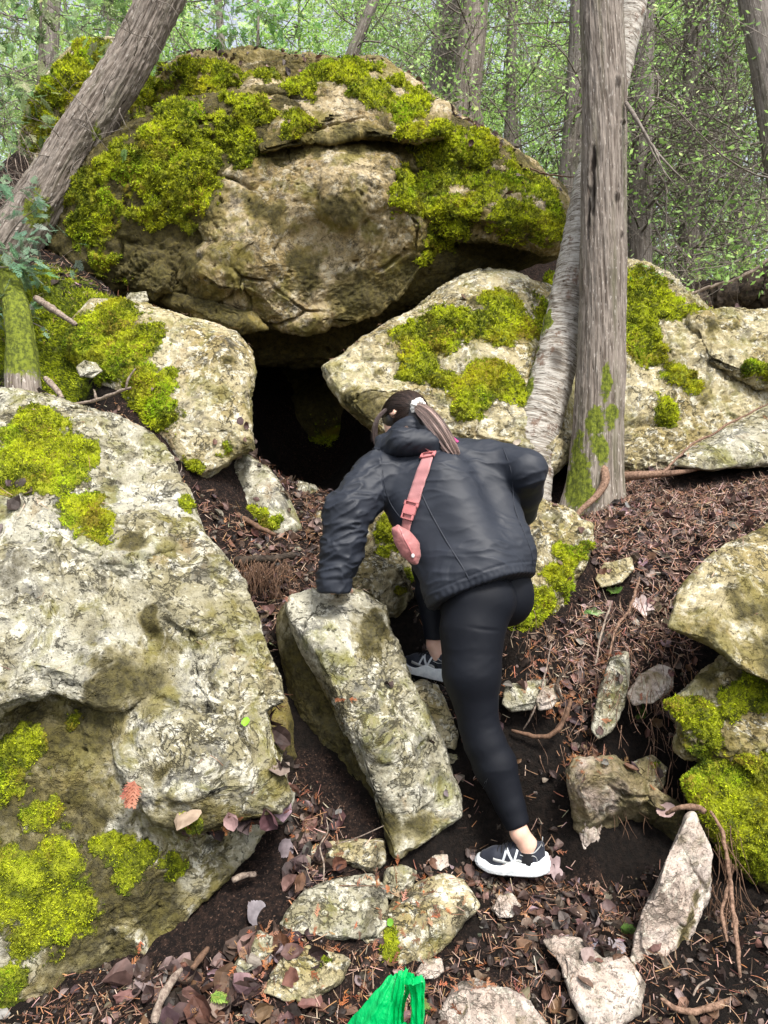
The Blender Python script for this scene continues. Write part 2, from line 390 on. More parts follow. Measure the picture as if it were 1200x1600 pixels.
ys = np.concatenate([1.5-np.geomspace(.02, 30, 40)[::-1], np.linspace(1.5, 6.2, 420), 6.2+np.geomspace(.02, 120, 90)])
GX, GYY = np.meshgrid(xs, ys, indexing='ij'); gx, gy = GX.ravel(), GYY.ravel(); gz = ground_z(gx, gy)
ii = np.arange(len(gx)).reshape(GX.shape)
GQ = np.stack([ii[:-1, :-1], ii[1:, :-1], ii[1:, 1:], ii[:-1, 1:]], -1).reshape(-1, 4)
GV = np.stack([gx, gy, gz], 1)
def pxof(V): return 600+F*V[:, 0]/np.maximum(V[:, 1], .1), 800-F*(V[:, 2]-CH)/np.maximum(V[:, 1], .1)
def spots3(V, sp, warp=0.):               # mask from a list of (centre xyz, radius)
    m = np.zeros(len(V))
    if warp: V = V+warp*np.stack([fbm(V, 4, 4, 300+i, .6) for i in range(3)], 1)
    for c, r in sp: m = np.maximum(m, 1-np.sqrt(((V-c)**2).sum(1))/r*.62)
    return m
# thick needle litter: the bank on the right, the gully by the cave, the boulder tops; bare black soil elsewhere
LIT = [(at(1080, 760, 4.0), 1.0), (at(960, 850, 3.7), .6), (at(1150, 800, 3.7), .7), (at(400, 860, 3.7), .55), (at(560, 800, 4.2), .5), (at(470, 1330, 2.65), .32), (at(300, 1560, 2.3), .4), (at(560, 1560, 2.25), .4),
       (at(900, 1440, 2.5), .28), (at(260, 640, 3.8), .35), (at(1010, 900, 3.45), .4), (at(880, 1560, 2.2), .3), (at(470, 1250, 2.8), .2), (at(0, 300, 6), 1.2), (at(950, 1000, 3.2), .25)]
lit_a = np.clip(spots3(GV, LIT)*1.6, 0, 1); lit_a[gy > 6.3] = .9
mos_a = np.clip(-.35*(fbm(GV, 5, 4, 77, .65) < -.05)+spots3(GV, [(at(60, 560, 4.2), .35), (at(0, 480, 4.4), .5), (at(130, 500, 4.4), .3), (at(200, 480, 4.6), .2)])*1.4, 0, 1)
ground = mesh('ground', GV, GQ, M['ground'], attrs={'litter': lit_a, 'moss': mos_a}, origin=(0, 0, 0)); tag(ground, kind='structure')
# ================================================================== rocks
def cubesphere(n):
    g = np.tan(np.linspace(-1, 1, n+1)*np.pi/4); U, W = np.meshgrid(g, g, indexing='ij'); u, w = U.ravel(), W.ravel(); o = np.ones_like(u)
    parts = []; base = np.arange((n+1)**2).reshape(n+1, n+1)
    q = np.stack([base[:-1, :-1], base[1:, :-1], base[1:, 1:], base[:-1, 1:]], -1).reshape(-1, 4)
    Vs, Qs = [], []
    for k, f in enumerate([(o, u, w), (-o, -u, w), (-u, o, w), (u, -o, w), (u, w, o), (u, -w, -o)]):
        Vs.append(np.stack(f, 1)); Qs.append(q+k*len(u))
    V = np.concatenate(Vs); Q = np.concatenate(Qs)
    _, first, inv = np.unique(np.round(V*1e5).astype(np.int64), axis=0, return_index=True, return_inverse=True)
    V = V[first]; Q = np.asarray(inv).ravel()[Q]
    return V/np.linalg.norm(V, axis=1, keepdims=True), Q
_cs = {}
def lobe(out, Y, tf=.25, tb=.5, n=90, sy=.3, sx=0., e=.62, seed=0, cuts=7, cmin=.66, cmax=.9, amp=1., ctrl=(), fine=.012, crack=.02, lump=.10, cen=None):
    """a stone from its outline (photo pixels) at distance Y: tf/tb thickness to the front/back in m, sy slope of its face (1 = leaning back 45 deg)"""
    if n not in _cs: _cs[n] = cubesphere(n)
    D, Q = _cs[n]; D = D.copy(); r = np.random.default_rng(seed+5)
    out = np.array(out, float); c = cen if cen is not None else None
    if c is None:
        x, y = out[:, 0], out[:, 1]; x2, y2 = np.roll(x, -1), np.roll(y, -1); cr = x*y2-x2*y; A = cr.sum()/2
        c = (((x+x2)*cr).sum()/6/A, ((y+y2)*cr).sum()/6/A)
    c = np.array(c, float)
    # radius of the outline by angle
    a = np.linspace(0, 2*np.pi, 721)[:-1]; Rr = np.zeros(720); o2 = out-c
    for i in range(len(o2)):
        p, q = o2[i], o2[(i+1) % len(o2)]; dd = q-p
        den = np.cos(a)*dd[1]-np.sin(a)*dd[0]
        with np.errstate(all='ignore'):
            t = (p[0]*dd[1]-p[1]*dd[0])/den; s = (p[0]*np.sin(a)-p[1]*np.cos(a))/den
        ok = (t > 0) & (s >= -1e-6) & (s <= 1+1e-6) & np.isfinite(t); Rr = np.where(ok, np.maximum(Rr, np.where(ok, t, 0)), Rr)
    Rr[Rr == 0] = Rr[Rr > 0].mean()
    k = np.array([1, 2, 3, 2, 1.]); k /= k.sum(); Rr = np.convolve(np.concatenate([Rr[-2:], Rr, Rr[:2]]), k, 'valid')
    # blunt facets
    for i in range(cuts):
        nrm = r.normal(size=3)*[.8, 1, .8]; nrm[1] = -abs(nrm[1]) if i % 3 else nrm[1]; nrm /= np.linalg.norm(nrm); h = r.uniform(cmin, cmax)
        dd = D@nrm-h; D = D-np.outer(np.maximum(dd, 0), nrm)
    ra = np.linalg.norm(D, axis=1, keepdims=True); Dn = D/ra
    rho = np.sqrt(Dn[:, 0]**2+Dn[:, 2]**2); th = np.arctan2(-Dn[:, 2], Dn[:, 0]) % (2*np.pi)
    Rt = np.interp(th, np.append(a, 2*np.pi), np.append(Rr, Rr[0]))
    sil = np.minimum(1, ra[:, 0]+.35*(1-ra[:, 0])+(1-ra[:, 0])*.65*sst(.75, 1, rho))    # keep the silhouette, cut the face
    rp = Rt*rho**e*sil; px = c[0]+rp*np.cos(th); py = c[1]+rp*np.sin(th)
    dep = np.abs(Dn[:, 1])**e*np.sign(Dn[:, 1])*ra[:, 0]
    Yp = Y+(sy*(c[1]-py)+sx*(px-c[0]))/F*Y
    P = np.stack([(px-600)/F*Yp, Yp, CH-(py-800)/F*Yp], 1)
    ray = at(c[0], c[1], 1.)-np.array([0, 0, CH]); ray /= np.linalg.norm(ray)
    P = P+np.outer(np.where(dep < 0, dep*tf, dep*tb), ray)
    for (qx, qy, qr, dy) in ctrl:         # push (+ away, - nearer) round a pixel
        P = P+np.outer(dy*np.exp(-((px-qx)**2+(py-qy)**2)/(2*qr**2))*(dep < .2), ray)
    size = np.ptp(P, axis=0).max(); N = vnormals(P, Q)
    wp = P+.05*size*np.stack([fbm(P, 2.2/size, 2, seed+i) for i in (1, 2, 3)], 1)
    qx_, qy_ = pxof(P); fr = (Dn[:, 1] < .15) & (qx_ > -260) & (qx_ < 1460) & (qy_ < 1900)
    d = amp*lump*size*.55*fbm(wp, 1.9/size, 3, seed+20)
    P = P+N*d[:, None]*.8
    N = vnormals(P, Q)
    d = np.zeros(len(P)); Pf = P[fr]
    f1, f2, idv = worley(Pf+.03*np.stack([fbm(Pf, 6, 2, seed+i) for i in (4, 5, 6)], 1), max(2.6/size, 2.2), seed)
    edge = sst(0, .16, f2-f1)
    d[fr] += amp*.028*min(size, 1.6)*(idv-.5)*edge-crack*(1-sst(0, .05, f2-f1))*sst(-.1, .35, fbm(Pf, 3, 2, seed+8))
    f1, f2, idv = worley(Pf+.015*np.stack([fbm(Pf, 14, 2, seed+i) for i in (7, 8, 9)], 1), 9., seed+3)
    d[fr] += amp*.014*(idv-.5)*sst(0, .2, f2-f1)*sst(-.15, .3, fbm(Pf, 2.4, 2, seed+11))
    d[fr] += fine*fbm(Pf, 11, 5, seed+30, .6)+fine*.7*fbm(Pf, 26, 3, seed+40, .6, True)-fine*1.8*sst(.35, .6, fbm(Pf, 19, 3, seed+50))
    P = P+N*d[:, None]
    return P, Q
ROCKS = []; MOSSY = []
def rock(name, lobes, mat, label, moss=(), dark=(), topmoss=0., group=None, cat=None, tone=None, brk=1.15):
    V, Q = join(lobes); lb = np.repeat(tone, [len(l[0]) for l in lobes]) if tone is not None else np.zeros(len(V)); N = vnormals(V, Q); px, py = pxof(V)
    def world(spots):
        out = []
        for (qx, qy, rr) in spots:        # nearest face of the stone seen at that pixel
            dd = (px-qx)**2+(py-qy)**2; near = np.where(dd < max(36., dd.min()*1.5))[0]; i = near[np.argmin(V[near, 1])]
            out.append((V[i], rr/F*V[i, 1]))
        return out
    wp = .05*V[:, 1].mean()**.5; nz = fbm(V, 5, 4, 61, .6); nz2 = fbm(V, 16, 3, 67, .6)
    m = np.zeros(len(V))
    if moss: m = np.clip(spots3(V, world(moss), wp)*1.75+brk*nz+.55*nz2-.12*brk/.75, 0, 1)*(spots3(V, world(moss)) > .02)
    if topmoss: m = np.maximum(m, topmoss*sst(.35, .8, N[:, 2]+.35*nz)*sst(-.1, .3, fbm(V, 3.2, 3, 66)))
    m = m*sst(-.75, -.35, N[:, 2]+.1)
    d = np.zeros(len(V))
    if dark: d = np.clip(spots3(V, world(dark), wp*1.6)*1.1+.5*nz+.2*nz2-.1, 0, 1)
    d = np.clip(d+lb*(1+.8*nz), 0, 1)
    mv = m > .2; lp = np.zeros((3, len(V)))
    if mv.any(): lp[0, mv] = 1-np.abs(fbm(V[mv], 8.5, 2, 69)); lp[1, mv] = np.clip(fbm(V[mv], 24, 3, 70), -.5, 1); lp[2, mv] = fbm(V[mv], 60, 2, 71)
    cush = sst(.38, .95, m)*(.003+.030*np.clip(lp[0]-.45, 0, 1)**.8*(.3+.7*sst(2.5, 4.5, V[:, 1]))+.012*lp[1]+.008*lp[2])*(.6+.25*V[:, 1].mean())/1.4
    V = V+N*cush[:, None]+np.array([[0, 0, 1]])*(cush*.3)[:, None]
    o = mesh(name, V, Q, M[mat], attrs={'moss': m, 'dark': d}); tag(o, label, cat or name.replace('_', ' '), group)
    ROCKS.append(o)
    if m.max() > .4: MOSSY.append((V, Q, m))
    return o

# ---- the great overhanging boulder, five lobes of one stone
big = [
 lobe([(85, 385), (100, 330), (150, 255), (220, 205), (300, 180), (420, 160), (560, 160), (690, 190), (800, 250), (868, 300), (886, 345), (878, 400), (805, 428), (712, 440), (620, 485), (560, 530), (522, 578), (395, 575), (380, 520), (310, 490), (230, 470), (150, 452), (95, 425)],
      5.5, .45, 2.0, 170, -.34, .10, .6, 1, 9, .8, .95, ctrl=[(620, 400, 90, -.12), (450, 540, 90, .1)], fine=.022, crack=.05),
 lobe([(308, 318), (345, 268), (425, 228), (480, 226), (548, 211), (580, 236), (614, 250), (640, 300), (672, 350), (668, 420), (625, 470), (560, 505), (480, 520), (420, 505), (360, 480), (300, 470), (262, 440), (285, 400), (320, 380)],
      5.12, .30, 1.0, 140, -.18, .08, .5, 2, 14, .62, .86, ctrl=[(560, 300, 50, -.12), (400, 400, 45, -.08), (500, 380, 30, .06), (540, 228, 26, .10), (450, 240, 24, .08)], fine=.018, crack=.06, amp=1.1),
 lobe([(190, 225), (215, 140), (250, 100), (310, 80), (420, 92), (520, 98), (600, 92), (655, 130), (694, 168), (690, 205), (625, 212), (560, 208), (520, 222), (445, 212), (400, 248), (330, 275), (240, 290)],
      5.5, .42, 1.6, 140, .42, 0, .6, 3, 14, .62, .9, ctrl=[(500, 180, 50, -.12), (280, 180, 40, .14), (620, 150, 40, -.15), (330, 170, 20, -.1)], fine=.03, crack=.07, amp=1.6),
 lobe([(600, 260), (640, 200), (700, 172), (750, 200), (850, 262), (888, 330), (884, 392), (800, 385), (710, 372), (640, 345)],
      5.35, .40, 1.2, 110, .55, .1, .75, 4, 6, .7, .9, ctrl=[(760, 330, 50, -.10)], fine=.03, crack=.03, amp=1.4),
 lobe([(372, 190), (372, 150), (392, 122), (425, 118), (448, 135), (450, 165), (430, 195), (395, 205)], 5.05, .14, .5, 40, .2, 0, .8, 5, 4, fine=.015),
 lobe([(95, 400), (110, 330), (150, 280), (230, 250), (320, 290), (340, 400), (300, 478), (220, 466), (140, 448)], 5.25, .28, 1.0, 100, .0, 0, .75, 6, 8, .65, .9, fine=.04, crack=.05, amp=1.6),
 lobe([(405, 238), (425, 195), (455, 140), (510, 104), (590, 94), (650, 125), (697, 168), (694, 206), (650, 226), (610, 218), (555, 212), (520, 222), (455, 224)], 5.06, .22, 1.0, 100, .55, 0, .5, 8, 12, .62, .88, fine=.018, crack=.05, lump=.06),
 lobe([(215, 445), (225, 420), (255, 405), (272, 425), (268, 455), (240, 468)], 4.98, .10, .3, 34, .1, 0, .8, 9, 8, fine=.02, amp=2),
 lobe([(250, 470), (262, 452), (320, 470), (400, 490), (415, 512), (380, 520), (320, 500)], 5.05, .12, .5, 40, .0, 0, .8, 10, 8, fine=.02, amp=1.4)]
rock('boulder', big, 'rock_dark', 'huge overhanging boulder roofing the cave with thick yellow-green moss on its shoulders', cat='boulder', tone=[.66, .14, .5, .28, .25, .8, .22, .14, .3], brk=2.1,  # left lobe's tone deepened to paint in its shade
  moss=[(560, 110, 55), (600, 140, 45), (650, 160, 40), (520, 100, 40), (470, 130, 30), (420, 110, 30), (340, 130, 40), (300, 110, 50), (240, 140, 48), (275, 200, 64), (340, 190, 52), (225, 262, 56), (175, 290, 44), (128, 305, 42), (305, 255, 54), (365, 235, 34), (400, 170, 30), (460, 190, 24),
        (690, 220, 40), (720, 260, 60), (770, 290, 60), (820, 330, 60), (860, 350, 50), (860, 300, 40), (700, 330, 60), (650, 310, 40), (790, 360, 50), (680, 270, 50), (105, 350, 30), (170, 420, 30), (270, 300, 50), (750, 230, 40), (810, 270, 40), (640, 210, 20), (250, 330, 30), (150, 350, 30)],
  dark=[(140, 420, 90), (230, 440, 80), (420, 560, 80), (500, 570, 90), (560, 530, 70), (620, 480, 60), (720, 430, 70), (820, 415, 50), (340, 500, 40), (560, 470, 40), (300, 300, 60), (260, 370, 60), (180, 330, 70), (400, 330, 25), (450, 226, 26), (500, 224, 22), (550, 216, 20), (600, 222, 22), (430, 250, 20), (480, 430, 30), (530, 330, 26), (430, 350, 30), (700, 400, 70), (350, 210, 70), (250, 230, 90), (470, 420, 20)])  # spots along the crevice paint in the upper slab's shadow
# ---- stones round the cave
rock('boulder', [lobe([(120, 500), (145, 472), (230, 476), (300, 498), (368, 520), (393, 546), (403, 582), (392, 622), (399, 662), (403, 708), (375, 716), (345, 732), (318, 752), (288, 738), (262, 700), (215, 650), (150, 600), (100, 545)],
      4.22, .28, 1.5, 150, .42, -.12, .6, 12, 5, .75, .92, lump=.06, fine=.010, crack=.015, ctrl=[(330, 700, 40, .06)])], 'rock_warm',
  'pale rounded boulder forming the left jamb of the cave, moss on its left shoulder', cat='boulder',
  moss=[(160, 500, 50), (190, 545, 55), (230, 600, 45), (240, 640, 40), (150, 560, 50), (120, 520, 50), (295, 735, 22), (175, 480, 40), (352, 700, 14)], dark=[(385, 700, 30), (395, 640, 20), (360, 560, 12)])
rock('boulder', [lobe([(508, 572), (560, 530), (620, 490), (690, 446), (748, 420), (800, 428), (862, 462), (905, 520), (915, 600), (890, 700), (840, 740), (760, 725), (690, 700), (600, 690), (575, 655), (535, 620), (516, 598)],
      4.75, .38, 1.4, 150, .55, .1, .65, 21, 7, .75, .95, fine=.016, crack=.03, ctrl=[(640, 610, 60, .06)]),
      lobe([(524, 605), (545, 590), (620, 590), (700, 610), (760, 650), (800, 700), (740, 730), (640, 700), (585, 672), (548, 648), (530, 630)], 4.45, .22, 1.0, 80, .2, .1, .7, 22, 7, fine=.02, crack=.02)], 'rock_warm',
  'large sloping boulder on the right side of the cave mouth with two broad moss patches', cat='boulder',
  moss=[(700, 490, 40), (670, 530, 45), (650, 570, 35), (735, 500, 35), (790, 475, 35), (830, 500, 35), (780, 520, 30), (760, 590, 40), (730, 610, 35), (800, 600, 30), (690, 590, 20), (850, 480, 30), (720, 640, 14)], dark=[(560, 655, 40), (750, 480, 18), (738, 460, 14), (545, 630, 20), (590, 580, 10)])
rock('boulder', [lobe([(860, 430), (985, 412), (1040, 432), (1075, 460), (1110, 492), (1200, 492), (1250, 520), (1260, 640), (1150, 705), (1085, 732), (985, 742), (900, 750), (850, 600)],
      5.05, .40, 1.3, 150, .5, .15, .62, 31, 10, .68, .9, fine=.032, crack=.05, amp=1.5),
      lobe([(1080, 500), (1140, 488), (1200, 492), (1260, 540), (1250, 620), (1180, 600), (1110, 560)], 4.9, .2, .8, 60, .5, .1, .65, 32, 8, fine=.025, crack=.03, amp=1.3)], 'rock_warm',
  'rough yellowish outcrop behind the grey trunk, cracked and pitted, with moss cushions', cat='boulder',
  moss=[(1010, 440, 40), (1045, 460, 30), (1000, 500, 35), (1010, 550, 30), (1010, 470, 40), (1045, 628, 24), (1060, 580, 18), (1170, 570, 20), (1195, 580, 20), (1080, 480, 22), (990, 540, 20), (860, 690, 40), (870, 640, 30), (1080, 600, 16), (850, 440, 30)], dark=[(1150, 510, 14), (1100, 500, 14), (1100, 620, 12)])
rock('boulder', [lobe([(335, 745), (350, 716), (385, 708), (418, 732), (450, 780), (470, 826), (440, 850), (400, 845), (355, 800)], 4.15, .16, .8, 70, .5, -.2, .75, 41, 3, .8, .95, lump=.06, fine=.006, crack=.005)], 'rock_cool',
  'smooth pinkish-grey rounded stone at the foot of the left cave jamb', cat='rock', moss=[(400, 800, 22), (420, 815, 18)])
rock('rock', [lobe([(442, 800), (450, 770), (468, 755), (490, 760), (508, 775), (512, 805), (485, 822), (455, 815)], 4.6, .12, .3, 40, .4, 0, .7, 42, 10, fine=.02, amp=2)], 'rock_cool', 'small crumbly pale stone on the cave floor just inside the mouth', cat='rock')
rock('rock', [lobe([(430, 775), (440, 762), (458, 764), (462, 785), (445, 795)], 4.9, .08, .2, 24, .3, 0, .8, 43, 6)], 'rock_cool', 'little grey stone behind the crumbly pale stone in the cave mouth', cat='rock')
rock('rock', [lobe([(480, 835), (495, 800), (530, 790), (560, 800), (580, 830), (560, 860), (510, 860)], 4.15, .12, .4, 40, .5, 0, .75, 44, 6)], 'rock_warm', 'low rounded stone in the leaf litter below the cave mouth, left of her raised arm', cat='rock')
rock('rock', [lobe([(545, 870), (552, 825), (575, 790), (612, 780), (650, 800), (680, 860), (680, 950), (640, 985), (590, 960), (560, 905)], 3.75, .25, .5, 80, .4, 0, .65, 45, 9, fine=.026, amp=1.6)], 'rock_warm', 'mossy lumpy rock seen under her left arm behind the pink pouch', cat='rock',
  moss=[(600, 820, 22), (620, 850, 22), (590, 860, 14), (630, 900, 16)])
rock('rock', [lobe([(548, 905), (556, 880), (590, 872), (625, 885), (640, 930), (620, 965), (580, 955)], 3.42, .14, .3, 50, .4, 0, .7, 46, 9, fine=.02, amp=1.6)], 'rock_warm', 'rough brown stone between the leaning slab and the mossy lumpy rock', cat='rock', moss=[(625, 925, 10)])
rock('boulder', [lobe([(790, 990), (775, 900), (800, 820), (845, 783), (880, 792), (920, 822), (918, 852), (895, 905), (865, 965), (825, 1010)], 3.55, .24, .6, 80, .35, .15, .62, 47, 9, .65, .88, fine=.02, amp=1.3, crack=.03),
      ], 'rock_warm', 'blocky rock with a pale broken top behind her right hip, moss on its side', cat='boulder', moss=[(915, 845, 22), (870, 900, 30), (850, 950, 35), (830, 990, 30), (890, 860, 24)], dark=[(820, 960, 40), (800, 1000, 50), (860, 870, 12)])
rock('boulder', [lobe([(1035, 725), (1100, 690), (1150, 665), (1210, 625), (1330, 590), (1340, 720), (1200, 722), (1110, 738)], 4.35, .12, .6, 60, .9, 0, .7, 48, 4, fine=.01, lump=.05)], 'rock_cool', 'pale flat-topped rock half buried in the litter bank at the right edge', cat='rock')
rock('boulder', [lobe([(38, 215), (60, 150), (95, 95), (140, 62), (195, 60), (215, 130), (190, 230), (120, 270), (50, 260)], 6.3, .35, 1.2, 80, .2, .2, .7, 49, 6, fine=.02)], 'rock_warm',
  'tall moss-edged boulder behind the leaning trunk', cat='boulder', moss=[(60, 190, 35), (85, 140, 35), (110, 100, 35), (50, 210, 30), (150, 75, 30), (100, 210, 20), (75, 165, 30)], dark=[(165, 130, 40), (170, 180, 40)])
rock('rock_wall', [lobe([(240, 520), (420, 470), (640, 480), (760, 560), (760, 800), (620, 850), (380, 840), (260, 760)], 7.0, .35, .8, 90, .1, 0, .5, 50, 9, fine=.03, amp=1.5, crack=.05)], 'rock_dark', 'dark rough rock closing the back of the cave', cat='rock wall', dark=[(500, 650, 400)], moss=[(520, 690, 30), (560, 720, 26)])  # one wide dark spot paints the cave gloom onto the wall
# ---- the great left foreground outcrop
left = [
 lobe([(-160, 850), (0, 852), (85, 836), (140, 862), (190, 905), (225, 960), (246, 1040), (232, 1085), (190, 1110), (80, 1080), (0, 1118), (-160, 1130)], 2.60, .16, .7, 130, .45, .15, .5, 61, 12, .68, .92, fine=.010, crack=.03, lump=.05),
 lobe([(110, 850), (170, 800), (300, 815), (352, 868), (380, 910), (402, 975), (438, 1060), (445, 1096), (415, 1110), (432, 1160), (456, 1248), (440, 1278), (365, 1282), (300, 1300), (240, 1275), (190, 1200), (160, 1050)], 2.66, .16, .8, 150, .45, .05, .5, 62, 14, .66, .9, fine=.011, crack=.05, lump=.05, ctrl=[(330, 1180, 60, -.05), (236, 1000, 16, .05), (300, 960, 40, -.03)]),
 lobe([(-200, 1080), (80, 1060), (240, 1130), (340, 1230), (416, 1285), (385, 1335), (290, 1425), (215, 1510), (150, 1610), (100, 1720), (-200, 1720)], 2.52, .20, .9, 150, .22, .12, .55, 63, 14, .66, .9, fine=.016, crack=.05, lump=.07, ctrl=[(340, 1300, 40, .07), (60, 1400, 60, -.03), (200, 1200, 50, -.06)], amp=1.3),
 lobe([(195, 1200), (240, 1110), (400, 1120), (435, 1165), (456, 1246), (442, 1278), (370, 1282), (300, 1300), (235, 1280)], 2.56, .13, .5, 80, .3, .1, .55, 64, 12, .66, .9, fine=.014, crack=.03, amp=1.4)]
rock('boulder', left, 'rock_cool', 'massive pale outcrop filling the lower left, fractured on top, moss hanging at its left edge', cat='boulder', brk=1.6, tone=[.10, .10, .26, .14],
  moss=[(40, 1150, 40), (110, 1115, 24), (10, 1200, 50), (60, 1280, 40), (80, 1340, 44), (60, 1400, 56), (100, 1440, 44), (40, 1470, 50), (20, 1545, 44), (20, 1350, 40), (215, 1330, 40), (270, 1340, 30), (170, 1312, 24), (290, 1288, 22), (-80, 1400, 120), (-80, 1200, 80)],
  dark=[(60, 1135, 70), (130, 1125, 60), (215, 1050, 50), (190, 1080, 40), (60, 1350, 60), (250, 1400, 40), (240, 1200, 30), (260, 1300, 50), (360, 1300, 46), (225, 980, 22), (120, 1270, 40), (150, 1400, 50), (190, 1500, 40), (130, 1570, 60), (30, 1250, 50), (330, 1290, 40), (120, 1480, 40), (430, 1200, 20)])
rock('boulder', [lobe([(-140, 640), (0, 616), (80, 620), (180, 643), (240, 678), (270, 715), (292, 765), (312, 830), (330, 880), (240, 905), (100, 880), (-140, 880)], 3.0, .22, .7, 150, .75, .1, .6, 65, 6, .75, .93, fine=.014, crack=.02, lump=.07),
      ], 'rock_cool', 'mossy sloping boulder at the left edge above the big pale outcrop', cat='boulder',
  moss=[(40, 690, 55), (80, 710, 45), (20, 740, 50), (60, 660, 40), (110, 690, 30), (75, 750, 40), (120, 800, 40), (305, 790, 20), (160, 815, 26), (30, 700, 50), (-60, 700, 80)], dark=[(290, 840, 30), (310, 870, 20), (210, 830, 20)])
rock('boulder', [lobe([(446, 952), (455, 934), (500, 926), (560, 928), (598, 948), (612, 985), (640, 1060), (680, 1140), (722, 1240), (718, 1272), (680, 1305), (618, 1340), (606, 1322), (594, 1262), (566, 1190), (530, 1112), (492, 1040), (462, 985)],
      2.95, .20, .35, 130, .42, .15, .6, 71, 6, .75, .92, fine=.012, crack=.015, lump=.05, cen=(560, 1120), ctrl=[(455, 1060, 26, .12), (490, 1140, 28, .12), (530, 1210, 28, .12), (570, 1280, 26, .10), (520, 1000, 30, -.04), (600, 1150, 34, -.05), (620, 1240, 30, -.04)]),
      lobe([(434, 990), (437, 962), (450, 942), (490, 975), (545, 1080), (600, 1220), (625, 1325), (600, 1325), (585, 1288), (530, 1226), (482, 1156), (450, 1090), (440, 1035)], 3.03, .10, .25, 70, .1, -.5, .6, 73, 8, fine=.012, crack=.02, lump=.04)], 'rock_cool', 'long leaning slab of grey-green limestone she presses one hand on', cat='boulder', tone=[.0, .62],
  dark=[(455, 1060, 36), (480, 1110, 40), (505, 1170, 40), (545, 1240, 40), (600, 1310, 34), (650, 1290, 26), (590, 985, 34)])  # left edge spots and second lobe's tone paint in the shaded side
rock('boulder', [lobe([(405, 1120), (425, 1080), (446, 1090), (462, 1180), (470, 1290), (450, 1330), (420, 1290)], 2.95, .1, .4, 50, .2, 0, .7, 72, 5)], 'rock_dark', 'shadowed narrow rock wedged in the gap between outcrop and leaning slab', cat='rock', dark=[(435, 1200, 90)])  # shade of the gap painted over the whole stone
# ---- right bank rocks
rock('boulder', [lobe([(1045, 980), (1060, 925), (1085, 893), (1140, 850), (1200, 816), (1330, 770), (1360, 1000), (1240, 1090), (1150, 1040), (1095, 1000)], 3.0, .20, .7, 110, .65, .2, .62, 81, 9, .7, .92, fine=.010, lump=.05, crack=.015)], 'rock_warm',
  'large smooth yellow-grey boulder at the right edge above the soil bank', cat='boulder', tone=[.22], dark=[(1190, 960, 40), (1150, 950, 24), (1210, 1010, 40), (1100, 990, 20)])
rock('boulder', [lobe([(1040, 1100), (1110, 1045), (1180, 985), (1330, 980), (1330, 1290), (1180, 1260), (1130, 1215), (1060, 1170)], 2.95, .20, .6, 100, .15, .1, .65, 82, 9, .7, .9, fine=.02, amp=1.4, crack=.03)], 'rock_warm',
  'knobbly brown rock patched with moss below the smooth boulder at the right edge', cat='boulder', moss=[(1060, 1110, 30), (1100, 1140, 30), (1190, 1080, 30), (1150, 1100, 26), (1180, 1200, 40), (1120, 1170, 24)], dark=[(1130, 1190, 50), (1180, 1040, 30), (1100, 1060, 24)])
rock('boulder', [lobe([(1065, 1225), (1120, 1170), (1200, 1180), (1330, 1200), (1330, 1430), (1200, 1410), (1130, 1340), (1090, 1280)], 2.85, .16, .6, 90, .05, .1, .7, 83, 6, fine=.018)], 'rock_dark',
  'dark moss-covered rock at the right edge beside the pointed upright stone', cat='boulder', moss=[(1120, 1220, 44), (1160, 1260, 50), (1190, 1230, 50), (1130, 1280, 36), (1180, 1330, 60), (1200, 1300, 60), (1100, 1240, 26)], dark=[(1180, 1380, 80), (1130, 1330, 40)])
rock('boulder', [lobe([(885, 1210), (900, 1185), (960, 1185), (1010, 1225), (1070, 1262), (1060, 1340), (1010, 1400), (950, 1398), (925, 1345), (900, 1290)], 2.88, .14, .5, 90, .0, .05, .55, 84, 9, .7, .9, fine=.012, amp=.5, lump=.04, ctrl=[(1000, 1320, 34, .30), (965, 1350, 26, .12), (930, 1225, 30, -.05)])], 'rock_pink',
  'brownish rock face with a dark hollow under roots, behind the pointed upright stone', cat='boulder', tone=[.42], dark=[(990, 1320, 80), (1030, 1300, 60), (960, 1370, 50)])  # dark spots paint the hollow's shade onto the face
rock('boulder', [lobe([(985, 1500), (990, 1460), (1003, 1425), (1025, 1375), (1050, 1320), (1074, 1274), (1084, 1270), (1098, 1300), (1112, 1335), (1106, 1400), (1085, 1450), (1058, 1505), (1022, 1542), (996, 1530)], 2.5, .10, .2, 110, .25, .1, .50, 85, 12, .62, .84, fine=.007, crack=.008, lump=.04, ctrl=[(1040, 1380, 22, -.05), (1090, 1400, 20, .05), (1080, 1470, 22, .05), (1010, 1480, 20, .02)])], 'rock_pink',
  'pale pointed stone standing upright like a tooth in the black soil', cat='rock', moss=[(1000, 1500, 10)], dark=[(1080, 1450, 22), (1095, 1400, 14)])  # dark spots paint shade on the down-facing right facet
rock('slab', [lobe([(848, 1470), (862, 1463), (905, 1466), (940, 1498), (978, 1494), (1008, 1538), (1000, 1582), (965, 1605), (920, 1608), (896, 1565), (878, 1512)], 2.3, .05, .10, 80, .9, 0, .5, 86, 12, .6, .85, fine=.006, crack=.008, lump=.02, amp=.4)], 'rock_pink', 'flat reddish slab lying between the pointed stone and the bottom edge', cat='slab')
rock('rock', [lobe([(680, 1640), (690, 1585), (712, 1552), (738, 1536), (790, 1548), (830, 1572), (890, 1640), (800, 1680)], 2.22, .10, .2, 70, .6, 0, .62, 87, 8, fine=.010, crack=.012)], 'rock_pink', 'pale flat rock cut by the bottom edge, right of the green bag', cat='rock', dark=[(725, 1580, 10), (720, 1590, 8)])
